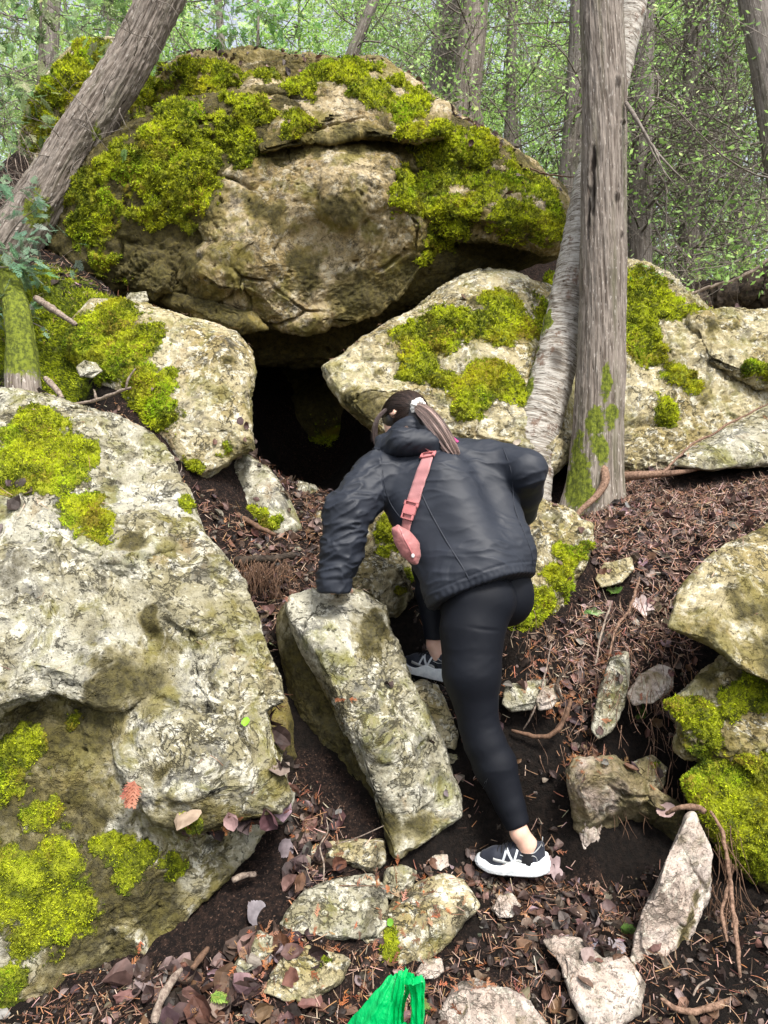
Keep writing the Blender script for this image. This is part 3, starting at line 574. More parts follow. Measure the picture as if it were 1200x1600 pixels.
# ---- smaller stones of the path
small = [
 ([(436, 1445), (458, 1412), (480, 1390), (530, 1374), (580, 1366), (602, 1385), (606, 1410), (606, 1445), (590, 1462), (540, 1468), (480, 1476), (448, 1466)], 2.49, 'rock_cool', 'wide flat yellow-grey slab stone in the middle of the path', .10, [], .6),
 ([(470, 1335), (500, 1318), (560, 1312), (598, 1314), (600, 1345), (585, 1362), (530, 1352), (490, 1345)], 2.7, 'rock_warm', 'thin stone under the foot of the leaning slab, leaves against it', .06, [], .5),
 ([(598, 1380), (605, 1358), (628, 1350), (650, 1362), (645, 1388), (618, 1408), (600, 1400)], 2.6, 'rock_cool', 'small angular stone between the flat slab stone and the leaning slab', .06, [], .5),
 ([(552, 1490), (575, 1455), (605, 1425), (618, 1400), (655, 1380), (695, 1370), (722, 1376), (748, 1416), (720, 1440), (690, 1480), (640, 1520), (590, 1545), (556, 1540)], 2.5, 'rock_warm', 'tan wedge-shaped rock with a mossy dark end behind the green bag', .14, [(590, 1480, 20), (575, 1510, 20), (600, 1460, 14)], .7),
 ([(412, 1550), (425, 1520), (445, 1492), (485, 1478), (528, 1492), (545, 1500), (530, 1535), (495, 1562), (445, 1564)], 2.29, 'rock_warm', 'yellowish flat stone below the wide slab stone, left of the green bag', .08, [(520, 1500, 12)], .6),
 ([(366, 1512), (382, 1480), (405, 1455), (426, 1463), (422, 1490), (400, 1512), (378, 1525)], 2.35, 'rock_cool', 'slim yellowish stone poking from the leaves left of the wide slab stone', .05, [], .6),
 ([(668, 1345), (680, 1336), (698, 1336), (701, 1352), (688, 1364), (676, 1358)], 2.72, 'rock_pink', 'hand-sized light chip of stone on black soil left of her back shoe', .03, [], .5),
 ([(640, 1072), (660, 1062), (684, 1070), (700, 1105), (716, 1150), (712, 1172), (690, 1165), (664, 1120)], 3.0, 'rock_warm', 'narrow tilted stone under her raised front shoe', .06, [], .5),
 ([(688, 1188), (700, 1172), (716, 1180), (724, 1208), (712, 1222), (696, 1212)], 2.95, 'rock_cool', 'small whitish stone beside the calf of her standing leg', .04, [], .4),
 ([(785, 1100), (790, 1070), (820, 1066), (852, 1062), (848, 1090), (830, 1108), (800, 1112)], 3.0, 'rock_cool', 'pale rough stone in the soil bank right of her knee', .06, [], .4),
 ([(838, 1092), (850, 1074), (872, 1068), (878, 1088), (860, 1106), (842, 1108)], 2.97, 'rock_pink', 'small pale stone touching the rough stone right of her knee', .04, [], .4),
 ([(924, 1140), (935, 1080), (955, 1030), (980, 1018), (985, 1050), (975, 1100), (955, 1145), (935, 1155)], 3.05, 'rock_cool', 'long upright grey-green stone half buried in the soil bank', .07, [], .45),
 ([(980, 1085), (1000, 1055), (1030, 1038), (1054, 1046), (1050, 1075), (1020, 1098), (990, 1100)], 3.05, 'rock_pink', 'grey broken stone in the bank, right of the long upright one', .06, [], .5),
 ([(980, 1220), (990, 1190), (1020, 1180), (1042, 1200), (1035, 1232), (1000, 1240)], 2.98, 'rock_warm', 'half-buried brown stone above the dark hollow', .05, [(1020, 1190, 8)], .4),
 ([(905, 1300), (912, 1260), (930, 1250), (940, 1290), (935, 1330), (915, 1335)], 2.85, 'rock_pink', 'narrow pale stone at the left side of the dark hollow', .05, [], .3),
 ([(770, 1420), (780, 1400), (800, 1396), (812, 1415), (800, 1432), (780, 1434)], 2.55, 'rock_pink', 'small stone half sunk just below her back shoe', .04, [], .5),
 ([(650, 1520), (662, 1500), (690, 1498), (694, 1518), (675, 1534), (656, 1534)], 2.36, 'rock_pink', 'small crumbly stone right of the top of the green bag', .04, [], .5),
 ([(120, 575), (130, 563), (150, 566), (160, 580), (145, 590), (126, 588)], 3.95, 'rock_cool', 'small pale stone showing through the moss on the left bank', .05, [], .5),
 ([(930, 905), (945, 880), (985, 872), (990, 890), (970, 910), (940, 918)], 3.5, 'rock_warm', 'flat brown stone poking from the needle litter on the right bank', .05, [], .6),
 ([(190, 470), (205, 458), (228, 456), (232, 470), (212, 480)], 4.75, 'rock_cool', 'flat grey stone wedged under the left end of the overhanging boulder', .06, [], .4),
]
for i, (ol, Y, mt, lb, tf, ms, sy) in enumerate(small):
    w = np.ptp(np.array(ol)[:, 0])
    rock('rock' if 'slab' not in lb or 'leaning' in lb else 'flat_stone', [lobe(ol, Y, tf*1.1, tf*1.6, 64 if w > 90 else 40, sy, 0, .48, 200+7*i, 16, .52, .82, fine=.006, crack=.008, lump=.025, amp=.9)], mt, lb, moss=ms, cat='stone', tone=[.22 if mt == 'rock_pink' and Y > 2.9 else .05])
# ================================================================== moss tips, needles and leaves on the ground (uncountable)
def strips(C, D, W, L, wid, K=2, curl=0., taper=1.):
    """flat blades: centre line from C along D (unit), side W (unit), length L, width wid"""
    n = len(C); t = np.linspace(0, 1, K+1)
    U = np.cross(D, W)
    cl = C[:, None]+D[:, None]*(L[:, None]*t[None])[..., None]+U[:, None]*(curl if np.isscalar(curl) else curl[:, None, None])*(L[:, None]*(t**2)[None])[..., None]
    ww = (wid[:, None]*(1-taper*t[None]**2*.98)/2)[..., None]*W[:, None]
    V = np.stack([cl-ww, cl+ww], 2).reshape(-1, 3)
    b = (np.arange(n)*(K+1)*2)[:, None]+np.arange(K)[None]*2; b = b.ravel()
    return V, np.stack([b, b+1, b+3, b+2], 1)
def tints(pal, n, r=rng, var=.25):
    pal = np.array(pal); c = pal[r.integers(0, len(pal), n)]*(1+var*r.normal(size=(n, 1))*.8)*(1+.08*r.normal(size=(n, 3))); return np.clip(c, .002, .9)
def sample_faces(V, Q, wgt, dens):
    a, b, c, d = (V[Q[:, i]] for i in range(4)); ar = .5*np.linalg.norm(np.cross(c-a, d-b), axis=1); N = np.cross(c-a, d-b); N /= np.linalg.norm(N, axis=1, keepdims=True)+1e-12
    lam = ar*dens*wgt; cnt = np.random.default_rng(3).poisson(np.clip(lam, 0, 50)); f = np.repeat(np.arange(len(Q)), cnt)
    u, v = rng.random((len(f), 1)), rng.random((len(f), 1))
    return (a[f]*(1-u)+b[f]*u)*(1-v)+(d[f]*(1-u)+c[f]*u)*v, N[f], f
pv, pq, pt = [], [], []; nn = 0
for V, Q, m in MOSSY:
    # re-seat on the raised cushion surface
    N = vnormals(V, Q); fm = m[Q].mean(1); Yc = V[Q].mean(1)[:, 1]
    cpos = V[Q].mean(1); view = cpos-np.array([0, 0, CH]); fn = N[Q].mean(1)
    facing = ((view*fn).sum(1)/np.linalg.norm(view, axis=1)) < .3
    s = .0021*Yc+.0008
    inside = (np.abs(cpos[:, 0]) < .62*cpos[:, 1]+.2)
    C, NN, f = sample_faces(V, Q, sst(.22, .75, fm+.35*fbm(cpos, 24, 3, 5))**1.3*facing*inside, .85/s**2)
    for k in range(4):
        D = NN*1.0+.75*rand_unit(len(C))+np.array([0, 0, .25]); D /= np.linalg.norm(D, axis=1, keepdims=True)
        W = np.cross(D, rand_unit(len(C))); W /= np.linalg.norm(W, axis=1, keepdims=True)+1e-9
        L = s[f]*rng.uniform(.8, 2.0, len(C)); v, q = strips(C-NN*.002+.5*s[f][:, None]*rand_unit(len(C)), D, W, L, s[f]*rng.uniform(.5, .9, len(C)), 1, 0, .9)
        big = fbm(C, 6, 3, 91)*1.1+fbm(C, 22, 2, 92)*.5
        mixv = sst(-.45, .45, big+.25*rng.normal(size=len(C)))[:, None]
        col = np.array([.085, .115, .010])*(1-mixv)+np.array([.64, .70, .03])*mixv
        yel = sst(.1, .5, fbm(C, 3.1, 2, 95))[:, None]*.45; col = col*(1-yel)+np.array([.62, .54, .03])*yel
        brn = sst(.12, .5, fbm(C, 8, 3, 97))[:, None]*.75; col = col*(1-brn)+np.array([.13, .10, .02])*brn; grn = sst(.0, .4, fbm(C, 4.3, 3, 98))[:, None]*.6; col = col*(1-grn)+col*np.array([.55, .85, .9])*grn
        col = col*rng.uniform(.7, 1.3, (len(C), 1))
        pv.append(v); pq.append(q+nn); nn += len(v); pt.append(np.repeat(col, 4, 0))
# moss on the left bank
gi = np.where((gx > -3) & (gx < -.9) & (gy > 3.2) & (gy < 6) & (mos_a > .2))[0]
gm = np.isin(GQ[:, 0], gi); GQm = GQ[gm]
C, NN, f = sample_faces(GV, GQm, sst(.3, .6, mos_a[GQm].mean(1)+.5*fbm(GV[GQm[:, 0]], 5, 4, 5)), .9/.011**2)
for k in range(3):
    D = NN+.8*rand_unit(len(C)); D /= np.linalg.norm(D, axis=1, keepdims=True); W = np.cross(D, rand_unit(len(C))); W /= np.linalg.norm(W, axis=1, keepdims=True)+1e-9
    v, q = strips(C+.006*rand_unit(len(C)), D, W, rng.uniform(.01, .03, len(C)), np.full(len(C), .006), 1, 0, .9)
    mixv = sst(-.3, .4, fbm(C, 7, 3, 91)+.25*rng.normal(size=len(C)))[:, None]
    pv.append(v); pq.append(q+nn); nn += len(v); pt.append(np.repeat((np.array([.09, .12, .01])*(1-mixv)+np.array([.55, .62, .03])*mixv), 4, 0))
moss = mesh('moss', np.concatenate(pv), np.concatenate(pq), M['moss'], smooth=False, attrs={'tint': np.concatenate(pt)}, origin=(0, 0, 0))
tag(moss, 'yellow-green moss tips growing over the boulders and the left bank', 'moss', kind='stuff')
# ---- things dropped on whatever lies below
dg = bpy.context.evaluated_depsgraph_get(); dg.update()
def drop(x, y, z=9.):
    h, p, n, i, o, _ = scene.ray_cast(dg, (x, y, z), (0, 0, -1)); return (p, n, o) if h else None
def scatter(n, box, dens, rock_keep=.06, rock_nz=.75):
    P, Nn = [], []
    for _ in range(n):
        x = rng.uniform(box[0], box[1]); y = rng.uniform(box[2], box[3])
        if abs(x) > .55*y+.25: continue
        r_ = drop(x, y)
        if not r_: continue
        p, nm, o = r_
        if o is moss: continue
        if o is ground or o.name == 'ground':
            q = np.array([[x, y, p.z]]); w = float(np.clip(spots3(q, LIT)[0]*1.7, 0, 1)) if y < 6.3 else 1
            if rng.random() > dens+(1-dens)*w: continue
        elif nm.z < rock_nz or rng.random() > rock_keep*(4 if p.z > 4 else 1): continue
        P.append(p[:]); Nn.append(nm[:])
    return np.array(P), np.array(Nn)
def lay(P, N, lift=.004, tilt=.3):
    n = len(P); Nt = N+tilt*rand_unit(n); Nt /= np.linalg.norm(Nt, axis=1, keepdims=True)
    D = np.cross(Nt, rand_unit(n)); D /= np.linalg.norm(D, axis=1, keepdims=True)+1e-9; W = np.cross(Nt, D)
    return P+N*lift, D, W, Nt
lv, lq, lt = [], [], []; ln = 0
def addl(v, q, col, per):
    global ln
    lv.append(v); lq.append(q+ln); ln += len(v); lt.append(np.repeat(col, per, 0))
# needles and broken twiglets
P, N = scatter(50000, (-2.3, 3.0, 1.85, 6.2), .45)
for k in range(2):
    C, D, W, _ = lay(P+.03*rand_unit(len(P))*[1, 1, .0], N, .003+.006*k, .35)
    L = rng.uniform(.015, .055, len(C)); v, q = strips(C, D, W, L, rng.uniform(.0016, .0034, len(C)), 3, rng.normal(0, .25, len(C)), .4)
    addl(v, q, tints([(.24, .125, .075), (.31, .20, .14), (.14, .07, .042), (.40, .29, .22), (.08, .045, .03), (.30, .145, .07)], len(C)), 8)
P, N = scatter(26000, (.7, 2.6, 2.9, 5.2), .0, .0)
C, D, W, _ = lay(P+.02*rand_unit(len(P))*[1, 1, 0], N, .012, .5); L = rng.uniform(.018, .06, len(C)); v, q = strips(C, D, W, L, rng.uniform(.0016, .0036, len(C)), 3, rng.normal(0, .4, len(C)), .4)
addl(v, q, tints([(.26, .145, .105), (.35, .225, .175), (.16, .085, .06), (.45, .32, .26), (.08, .045, .033), (.23, .115, .075)], len(C)), 8)
# cedar sprays gone orange
def sprays(P, N, size, pal, tilt=.35, pairs=5):
    C, D, W, Nt = lay(P, N, .004, tilt); n = len(C); L = size*rng.uniform(.6, 1.3, n); col = tints(pal, n)
    v, q = strips(C, D, W, L, L*.05, 2, .1, .5); addl(v, q, col, 6)
    for i in range(pairs):
        for sd in (-1, 1):
            t = (i+.6)/(pairs+.4); d = D*.75+sd*W*.7+.22*rand_unit(n); d /= np.linalg.norm(d, axis=1, keepdims=True); w = np.cross(Nt, d)
            l = L*.5*(1-.65*t)*rng.uniform(.2, 1.25, n); v, q = strips(C+D*(L*t)[:, None], d, w, l, L*.085, 2, .05, .6); addl(v, q, col*rng.uniform(.85, 1.15), 6)
P, N = scatter(3800, (-2.0, 2.6, 1.85, 5.5), .10)
sprays(P, N, .030, [(.22, .10, .05), (.16, .075, .04), (.11, .055, .035), (.28, .17, .11)], .6)
# leaves
def leaves(P, N, size, pal, tilt=.45):
    C, D, W, Nt = lay(P, N, .008, tilt); n = len(C); L = size*rng.uniform(.55, 1.35, n); wd = L*rng.uniform(.5, .85, n); col = tints(pal, n)
    A = 5; B = 5; u = np.linspace(-1, 1, A); w = np.linspace(-1, 1, B); prof = np.sqrt(np.clip(1-np.abs(u)**1.8, 0, 1))*.97+.03
    c1 = rng.normal(.35, .55, (n, 1)); c2 = rng.normal(.2, .45, (n, 1)); wob = rng.normal(0, .12, (n, A*B))
    U = np.repeat(u, B); Wv = np.tile(w, A)*np.repeat(prof, B)
    hgt = (c1*(Wv**2)[None]*wd[:, None]*.6+c2*(U**2)[None]*L[:, None]*.35+wob*.3*wd[:, None]*(.3+np.abs(Wv))[None])
    edge = 1+.12*rng.normal(size=(n, A*B))*(np.abs(Wv)[None] > .5)
    V = C[:, None]+D[:, None]*(U[None]*L[:, None]*.5)[..., None]+W[:, None]*(Wv[None]*wd[:, None]*.5*edge)[..., None]+Nt[:, None]*hgt[..., None]
    base = np.arange(A*B).reshape(A, B); q0 = np.stack([base[:-1, :-1], base[1:, :-1], base[1:, 1:], base[:-1, 1:]], -1).reshape(-1, 4)
    q = (q0[None]+(np.arange(n)*A*B)[:, None, None]).reshape(-1, 4)
    addl(V.reshape(-1, 3), q, col, A*B)
LP = [(.095, .058, .045), (.135, .085, .07), (.032, .021, .018), (.06, .036, .03), (.20, .15, .14), (.11, .058, .038), (.05, .034, .033)]
P, N = scatter(4200, (-2.0, 2.6, 1.85, 5.0), .40, .03); leaves(P, N, .045, LP)
# drifts of bigger leaves where they have gathered
def drift(px, py, Y, rad, n, size, pal=LP):
    c = at(px, py, Y); Pp, Nn = [], []
    for _ in range(n):
        a = rng.normal(size=2)*rad*.5; r_ = drop(c[0]+a[0], c[1]+a[1], c[2]+.5)
        if r_ and r_[2] is not moss and (r_[2] is ground or rng.random() < .35): Pp.append(r_[0][:]); Nn.append(r_[1][:])
    if Pp: leaves(np.array(Pp), np.array(Nn), size, pal)
for a in [(450, 1330, 2.65, .16, 70, .07), (400, 1430, 2.5, .16, 80, .075), (320, 1540, 2.3, .22, 110, .08), (500, 1270, 2.75, .12, 40, .05), (620, 1570, 2.2, .2, 30, .05), (860, 1420, 2.5, .18, 60, .045), (900, 1500, 2.38, .16, 40, .045), (430, 1560, 2.25, .14, 40, .065),
          (400, 890, 3.6, .2, 60, .05), (480, 850, 3.9, .35, 120, .05), (380, 800, 3.95, .2, 50, .05), (1050, 850, 3.6, .5, 160, .05), (960, 1000, 3.3, .3, 60, .045), (270, 650, 3.7, .15, 60, .05), (860, 1150, 3.0, .2, 30, .04), (40, 845, 2.75, .12, 24, .05), (480, 118, 5.4, .7, 260, .05), (330, 110, 5.5, .5, 160, .05), (770, 270, 5.15, .4, 160, .05), (740, 230, 5.2, .3, 100, .05), (800, 1230, 2.85, .2, 40, .04), (960, 1170, 2.95, .2, 50, .045), (740, 1330, 2.75, .16, 36, .04), (410, 960, 3.3, .12, 24, .05), (940, 1430, 2.5, .12, 30, .05)]: drift(*a)
for a in [(480, 1290, 2.72, .15, 60), (300, 1560, 2.25, .25, 120), (640, 1400, 2.5, .2, 60), (480, 1600, 2.2, .3, 120), (640, 1590, 2.2, .2, 60), (850, 1050, 3.1, .2, 60), (900, 1300, 2.7, .25, 60), (720, 1560, 2.25, .2, 60), (930, 1110, 3., .2, 70), (880, 1060, 3.05, .15, 60), (400, 1500, 2.35, .15, 60)]:
    c = at(*a[:3]); Pp = []; Nn = []
    for _ in range(a[4]):
        e = rng.normal(size=2)*a[3]*.5; r_ = drop(c[0]+e[0], c[1]+e[1], c[2]+.5)
        if r_ and r_[2] is not moss: Pp.append(r_[0][:]); Nn.append(r_[1][:])
    sprays(np.array(Pp), np.array(Nn), .034, [(.34, .12, .045), (.26, .09, .04), (.16, .07, .04), (.32, .17, .09)], .8)
litter = mesh('leaf_litter', np.concatenate(lv), np.concatenate(lq), M['litter'], smooth=False, attrs={'tint': np.concatenate(lt)}, origin=(0, 0, 0))
tag(litter, 'reddish cedar needles, orange sprays and brown dead leaves littering the slope', 'leaf litter', kind='stuff')
# ---- crumbs of soil and small rock chips over the black earth
pr, pn = scatter(14000, (-1.4, 2.4, 1.9, 4.6), 1.0, 0)
cs, cq = cubesphere(2); n = len(pr); sc = rng.gamma(1.4, .0032, n)+.0015
V = pr[:, None]+cs[None]*sc[:, None, None]*rng.uniform(.6, 1.3, (n, 1, 3))*(1+.25*rng.normal(size=(n, len(cs), 1)))
q = (cq[None]+(np.arange(n)*len(cs))[:, None, None]).reshape(-1, 4)
crumbs = mesh('soil_crumbs', V.reshape(-1, 3), q, M['litter'], smooth=False, attrs={'tint': np.repeat(tints([(.02, .014, .01), (.035, .024, .018), (.015, .01, .008), (.06, .04, .03), (.03, .02, .015), (.16, .12, .09), (.10, .075, .055)], n), len(cs), 0)}, origin=(0, 0, 0))
tag(crumbs, 'crumbs of black soil and grit on the bare earth', 'soil', kind='stuff')

# ================================================================== trees
def trunk(path, mat, nu=96, nv=240, depth=.012, parent=None, name='trunk', moss=(), dark=(), knots=(), flare=0., twist=.15, seed=0, lump=.05):
    A = np.array([list(at(p[0], p[1], p[2]))+[p[3]/F*p[2]/2] for p in path]); S = smooth_path(A, nv)
    C, r = S[:, :3], S[:, 3]; T = np.gradient(C, axis=0); T /= np.linalg.norm(T, axis=1, keepdims=True)
    s = np.concatenate([[0], np.cumsum(np.linalg.norm(np.diff(C, axis=0), axis=1))])
    A1 = np.cross(T, [0, -1., 0]); A1 /= np.linalg.norm(A1, axis=1, keepdims=True); B1 = np.cross(T, A1)
    th = np.arange(nu)*2*np.pi/nu+np.pi/2*0
    rm = r.mean(); TH, SS = np.meshgrid(th, s); tt = TH+twist*SS
    base = np.stack([np.cos(tt)*rm, np.sin(tt)*rm, SS*.07], -1).reshape(-1, 3)
    b2 = np.stack([np.cos(tt)*rm, np.sin(tt)*rm, SS*.5], -1).reshape(-1, 3)
    if mat.startswith('cedar'):
        d = depth*(fbm(base, 34, 4, seed, .6, True)*.9+fbm(base*[1, 1, 3], 70, 2, seed+5)*.5)+lump*rm*fbm(b2, 4, 2, seed+9)*1.5
    else: d = depth*(fbm(b2*[1, 1, 6], 14, 4, seed, .6)+.8*(fbm(b2*[1, 1, 3], 9, 3, seed+4) > .12))+lump*rm*fbm(b2, 5, 2, seed+9)
    d = d.reshape(nv, nu)
    fl = flare*np.exp(-SS/.22)*(1+.45*np.cos(TH*5+seed)+.3*np.cos(TH*3+1.3)); rr = r[:, None]*(1+fl)+d
    V = C[:, None]+rr[..., None]*(A1[:, None]*np.cos(TH)[..., None]+B1[:, None]*np.sin(TH)[..., None]); V = V.reshape(-1, 3)
    idx = np.arange(nu*nv).reshape(nv, nu); a, b = idx[:-1], idx[1:]; Q = np.stack([a, np.roll(a, -1, 1), np.roll(b, -1, 1), b], -1).reshape(-1, 4)
    px, py = pxof(V); front = (V[:, 1] < np.repeat(C[:, 1], nu)+.02)
    Vw = V+.07*np.stack([fbm(V, 7, 4, 500+i, .6) for i in range(3)], 1)
    def msk(sp, asp=1.):
        m = np.zeros(len(V)); Vm = Vw if sp is moss else V
        for (qx, qy, rx, ry) in sp:
            i = np.argmin((px-qx)**2+(py-qy)**2+1e6*(~front)); dd = Vm-V[i]; sx, sz = rx/F*V[i, 1], ry/F*V[i, 1]
            m = np.maximum(m, 1-np.sqrt((dd[:, 0]**2+dd[:, 1]**2)/sx**2+(dd[:, 2]/sz)**2)*.6)
        return m
    nz = fbm(V, 9, 3, seed+31)
    dk = np.clip(msk(dark)*2.2+.5*nz-.4, 0, 1) if dark else np.zeros(len(V)); kn = np.clip(msk(knots)*1.6, 0, 1) if knots else np.zeros(len(V))
    N = vnormals(V, Q); V = V+N*(kn*.012-sst(.3, .8, dk)*.02)[:, None]
    mo = np.clip(msk(moss)*1.6+.5*nz-.1, 0, 1) if moss else np.zeros(len(V))
    bk = np.stack([((tt-np.pi) % (2*np.pi))*rm, SS, np.full_like(SS, seed*1.7)], -1).reshape(-1, 3)
    return mesh(name, V, Q, M[mat], parent, attrs={'bk': bk, 'dark': np.maximum(dk, kn*.8), 'moss': mo})
def grow(O, D, L, K, wob=.35, droop=0., r=rng, up=0.):
    n = len(O); P = np.zeros((n, K, 3)); P[:, 0] = O; d = D.copy(); turn = rand_unit(n, r)
    for k in range(1, K):
        turn = turn*.7+.6*rand_unit(n, r); d = d+wob*turn*.5+np.array([0, 0, -droop+up*k/K]); d /= np.linalg.norm(d, axis=1, keepdims=True); P[:, k] = P[:, k-1]+d*(L/(K-1))[:, None]
    return P
def perp(D, r=rng, spread=1.):
    v = D*.7+spread*rand_unit(len(D), r); return v/np.linalg.norm(v, axis=1, keepdims=True)
def bough(O, D, L, r0, wob=.35, droop=.03, n2=7, n3=5, r=rng, flat=False):
    """dead boughs: limbs, side twigs and twiglets; returns tubes + twig points and directions"""
    K = 10; P1 = grow(O, D, L, K, wob, droop, r); R1 = r0[:, None]*np.linspace(1, .25, K)[None]; out = [tubes(P1, R1, 5 if len(O) < 400 else 4)]
    if out[0][1].shape[0] == 0: pass
    i = np.repeat(np.arange(len(O)), n2); k = r.integers(2, K-1, len(i)); O2 = P1[i, k]; D1 = P1[i, k+1 if False else np.minimum(k+1, K-1)]-P1[i, k]; D1 /= np.linalg.norm(D1, axis=1, keepdims=True)
    L2 = L[i]*r.uniform(.25, .6, len(i)); P2 = grow(O2, perp(D1, r, .8), L2, 8, wob*1.3, droop, r); out.append(tubes(P2, (r0[i]*.38)[:, None]*np.linspace(1, .3, 8)[None], 3))
    j = np.repeat(np.arange(len(P2)), n3); k = r.integers(1, 7, len(j)); O3 = P2[j, k]; D2 = P2[j, k+1 if False else np.minimum(k+1, 7)]-P2[j, k]; D2 /= np.linalg.norm(D2, axis=1, keepdims=True)
    P3 = grow(O3, perp(D2, r, .8), L2[j]*r.uniform(.25, .6, len(j)), 6, wob*1.5, droop, r); out.append(tubes(P3, (r0[i][j]*.2)[:, None]*np.linspace(1, .4, 6)[None], 3))
    V, Q = join(out); return V, Q, P3[:, -1], P3[:, -1]-P3[:, -2]
def twig_mesh(name, O, D, L, r0, parent, mat='twig', **kw):
    V, Q, tp, td = bough(np.array(O, float), np.array(D, float)/np.linalg.norm(D, axis=1, keepdims=True), np.array(L, float), np.array(r0, float), **kw)
    return mesh(name, V, Q, M[mat], parent), tp, td
def cloud(cent, n, spread, size, pal, parent, name='crown', r=rng, shade=True):
    """leaves in clumps round the given twig ends"""
    ci = r.integers(0, len(cent), n); C = cent[ci]+r.normal(size=(n, 3))*spread*np.array([1, 1, .6])
    Nn = rand_unit(n, r)+[0, -.3, .6]; Nn /= np.linalg.norm(Nn, axis=1, keepdims=True); D = np.cross(Nn, rand_unit(n, r)); D /= np.linalg.norm(D, axis=1, keepdims=True); W = np.cross(Nn, D)
    L = size*r.uniform(.5, 1.3, n); w = L*r.uniform(.35, .6, n)
    V = np.stack([C-D*L[:, None]/2, C+W*w[:, None]/2, C+D*L[:, None]/2, C-W*w[:, None]/2], 1).reshape(-1, 3)
    Q = np.arange(n*4).reshape(-1, 4); pal_i = np.array(pal); cc = pal_i[r.integers(0, len(pal_i), len(cent))][ci]*(1+.25*r.normal(size=(n, 1)))
    return mesh(name, V, Q, M['leaf'], parent, smooth=False, attrs={'tint': np.repeat(np.clip(cc, .01, .9), 4, 0)})
GRN = [(.30, .50, .12), (.42, .66, .18), (.20, .34, .09), (.54, .76, .28), (.34, .52, .18), (.16, .27, .07)]
# ---- the named trunks
def base_loc(path): p = at(*path[0][:3]); return p
def tree(path, label, mat, limbs=None, cat='tree', name='cedar_tree', group=None, crown=None, **kw):
    root = empty(name, base_loc(path), label, cat, group); trunk(path, mat, parent=root, **kw)
    if limbs: twig_mesh('branches', *limbs[:4], root, **(limbs[4] if len(limbs) > 4 else {}))
    return root
t1p = [(924, 830, 4.2, 98), (927, 780, 4.2, 84), (932, 720, 4.2, 76), (938, 600, 4.2, 71), (942, 450, 4.2, 68), (944, 300, 4.2, 66), (944, 150, 4.2, 64), (940, 0, 4.2, 62), (936, -250, 4.2, 58)]
t1 = tree(t1p, 'straight grey cedar trunk in front of the yellowish outcrop, moss round its foot', 'cedar', nu=150, nv=520, depth=.010, flare=.22, seed=3, twist=.25,
  moss=[(905, 770, 22, 50), (900, 720, 16, 30), (930, 660, 16, 20), (945, 600, 8, 30), (940, 700, 14, 26), (955, 650, 10, 20), (900, 740, 20, 50)], dark=[(925, 290, 5, 45), (928, 250, 4, 20), (919, 330, 4, 40)], knots=[(966, 125, 4, 7), (973, 190, 4, 3), (965, 305, 4, 6), (970, 365, 3, 4)])
c = at(978, 165, 4.15)
twig_mesh('dead_branch', [c], [[.55, -.25, -.75]], [.62], [.008], t1, n2=3, n3=2, wob=.2, droop=0.02)
mesh('root', *(lambda a: (a[0], a[1]))(join([tubes(smooth_path(np.array([at(*p) for p in pp]), 24)[None], np.linspace(.028, .008, 24)[None], 8)[:1]+(tubes(smooth_path(np.array([at(*p) for p in pp]), 24)[None], np.linspace(.028, .008, 24)[None], 8)[1],) for pp in ([(940, 725, 4.1), (946, 750, 4.02), (932, 775, 3.98), (905, 800, 3.92), (890, 830, 3.86)], [(975, 745, 4.15), (1005, 742, 4.1), (1060, 738, 4.15), (1110, 728, 4.2)])])), M['root'], t1)
tree([(806, 830, 4.3, 84), (820, 760, 4.32, 78), (833, 690, 4.34, 72), (844, 650, 4.36, 69), (862, 590, 4.38, 66), (882, 500, 4.43, 60), (897, 430, 4.46, 58), (925, 280, 4.58, 52), (960, 120, 4.66, 48), (985, 20, 4.7, 44), (1003, -80, 4.75, 40), (1030, -250, 4.8, 36)],
  'leaning birch with pale pinkish peeling bark crossing behind the grey cedar', 'birch', name='birch_tree', nu=110, nv=360, depth=.006, flare=.15, seed=8, twist=0,
  moss=[(800, 690, 16, 60), (820, 620, 12, 50), (836, 560, 10, 40), (853, 500, 8, 30)], knots=[(870, 560, 8, 16)])
t3 = tree([(-80, 540, 5.0, 86), (-20, 440, 5.0, 76), (30, 365, 5.0, 72), (72, 300, 5.0, 69), (113, 235, 5.0, 66), (159, 165, 5.0, 63), (206, 88, 5.0, 61), (250, 0, 5.0, 59), (300, -110, 5.0, 60)],
  'thick cedar trunk leaning right over the left end of the great boulder', 'cedar', nu=150, nv=360, depth=.022, flare=.1, seed=14, twist=.3, lump=.1, moss=[(60, 330, 20, 30), (150, 210, 10, 26)])
n = 26; k = rng.random(n)
O = np.array([at(52+200*a, 330-330*a, 4.87) for a in k])+rng.normal(size=(n, 3))*[.07, .03, .07]
twig_mesh('dead_twigs', O, rand_unit(n)+[0, -.6, .2], rng.uniform(.15, .4, n), np.full(n, .004), t3, n2=4, n3=2, wob=.6)
def limbs_for(path, n, lo, hi, L=(.7, 1.6), r0=.010, side=0.):
    k = rng.uniform(lo, hi, n); A = np.array([at(*p[:3]) for p in path]); S = smooth_path(A, 60); O = S[(k*59).astype(int)]
    a = rng.uniform(0, 2*np.pi, n); D = np.stack([np.cos(a)+side, np.sin(a)*.8-.3, rng.normal(-.05, .3, n)], 1)
    return O, D, rng.uniform(L[0], L[1], n), np.full(n, r0)*rng.uniform(.6, 1.2, n)
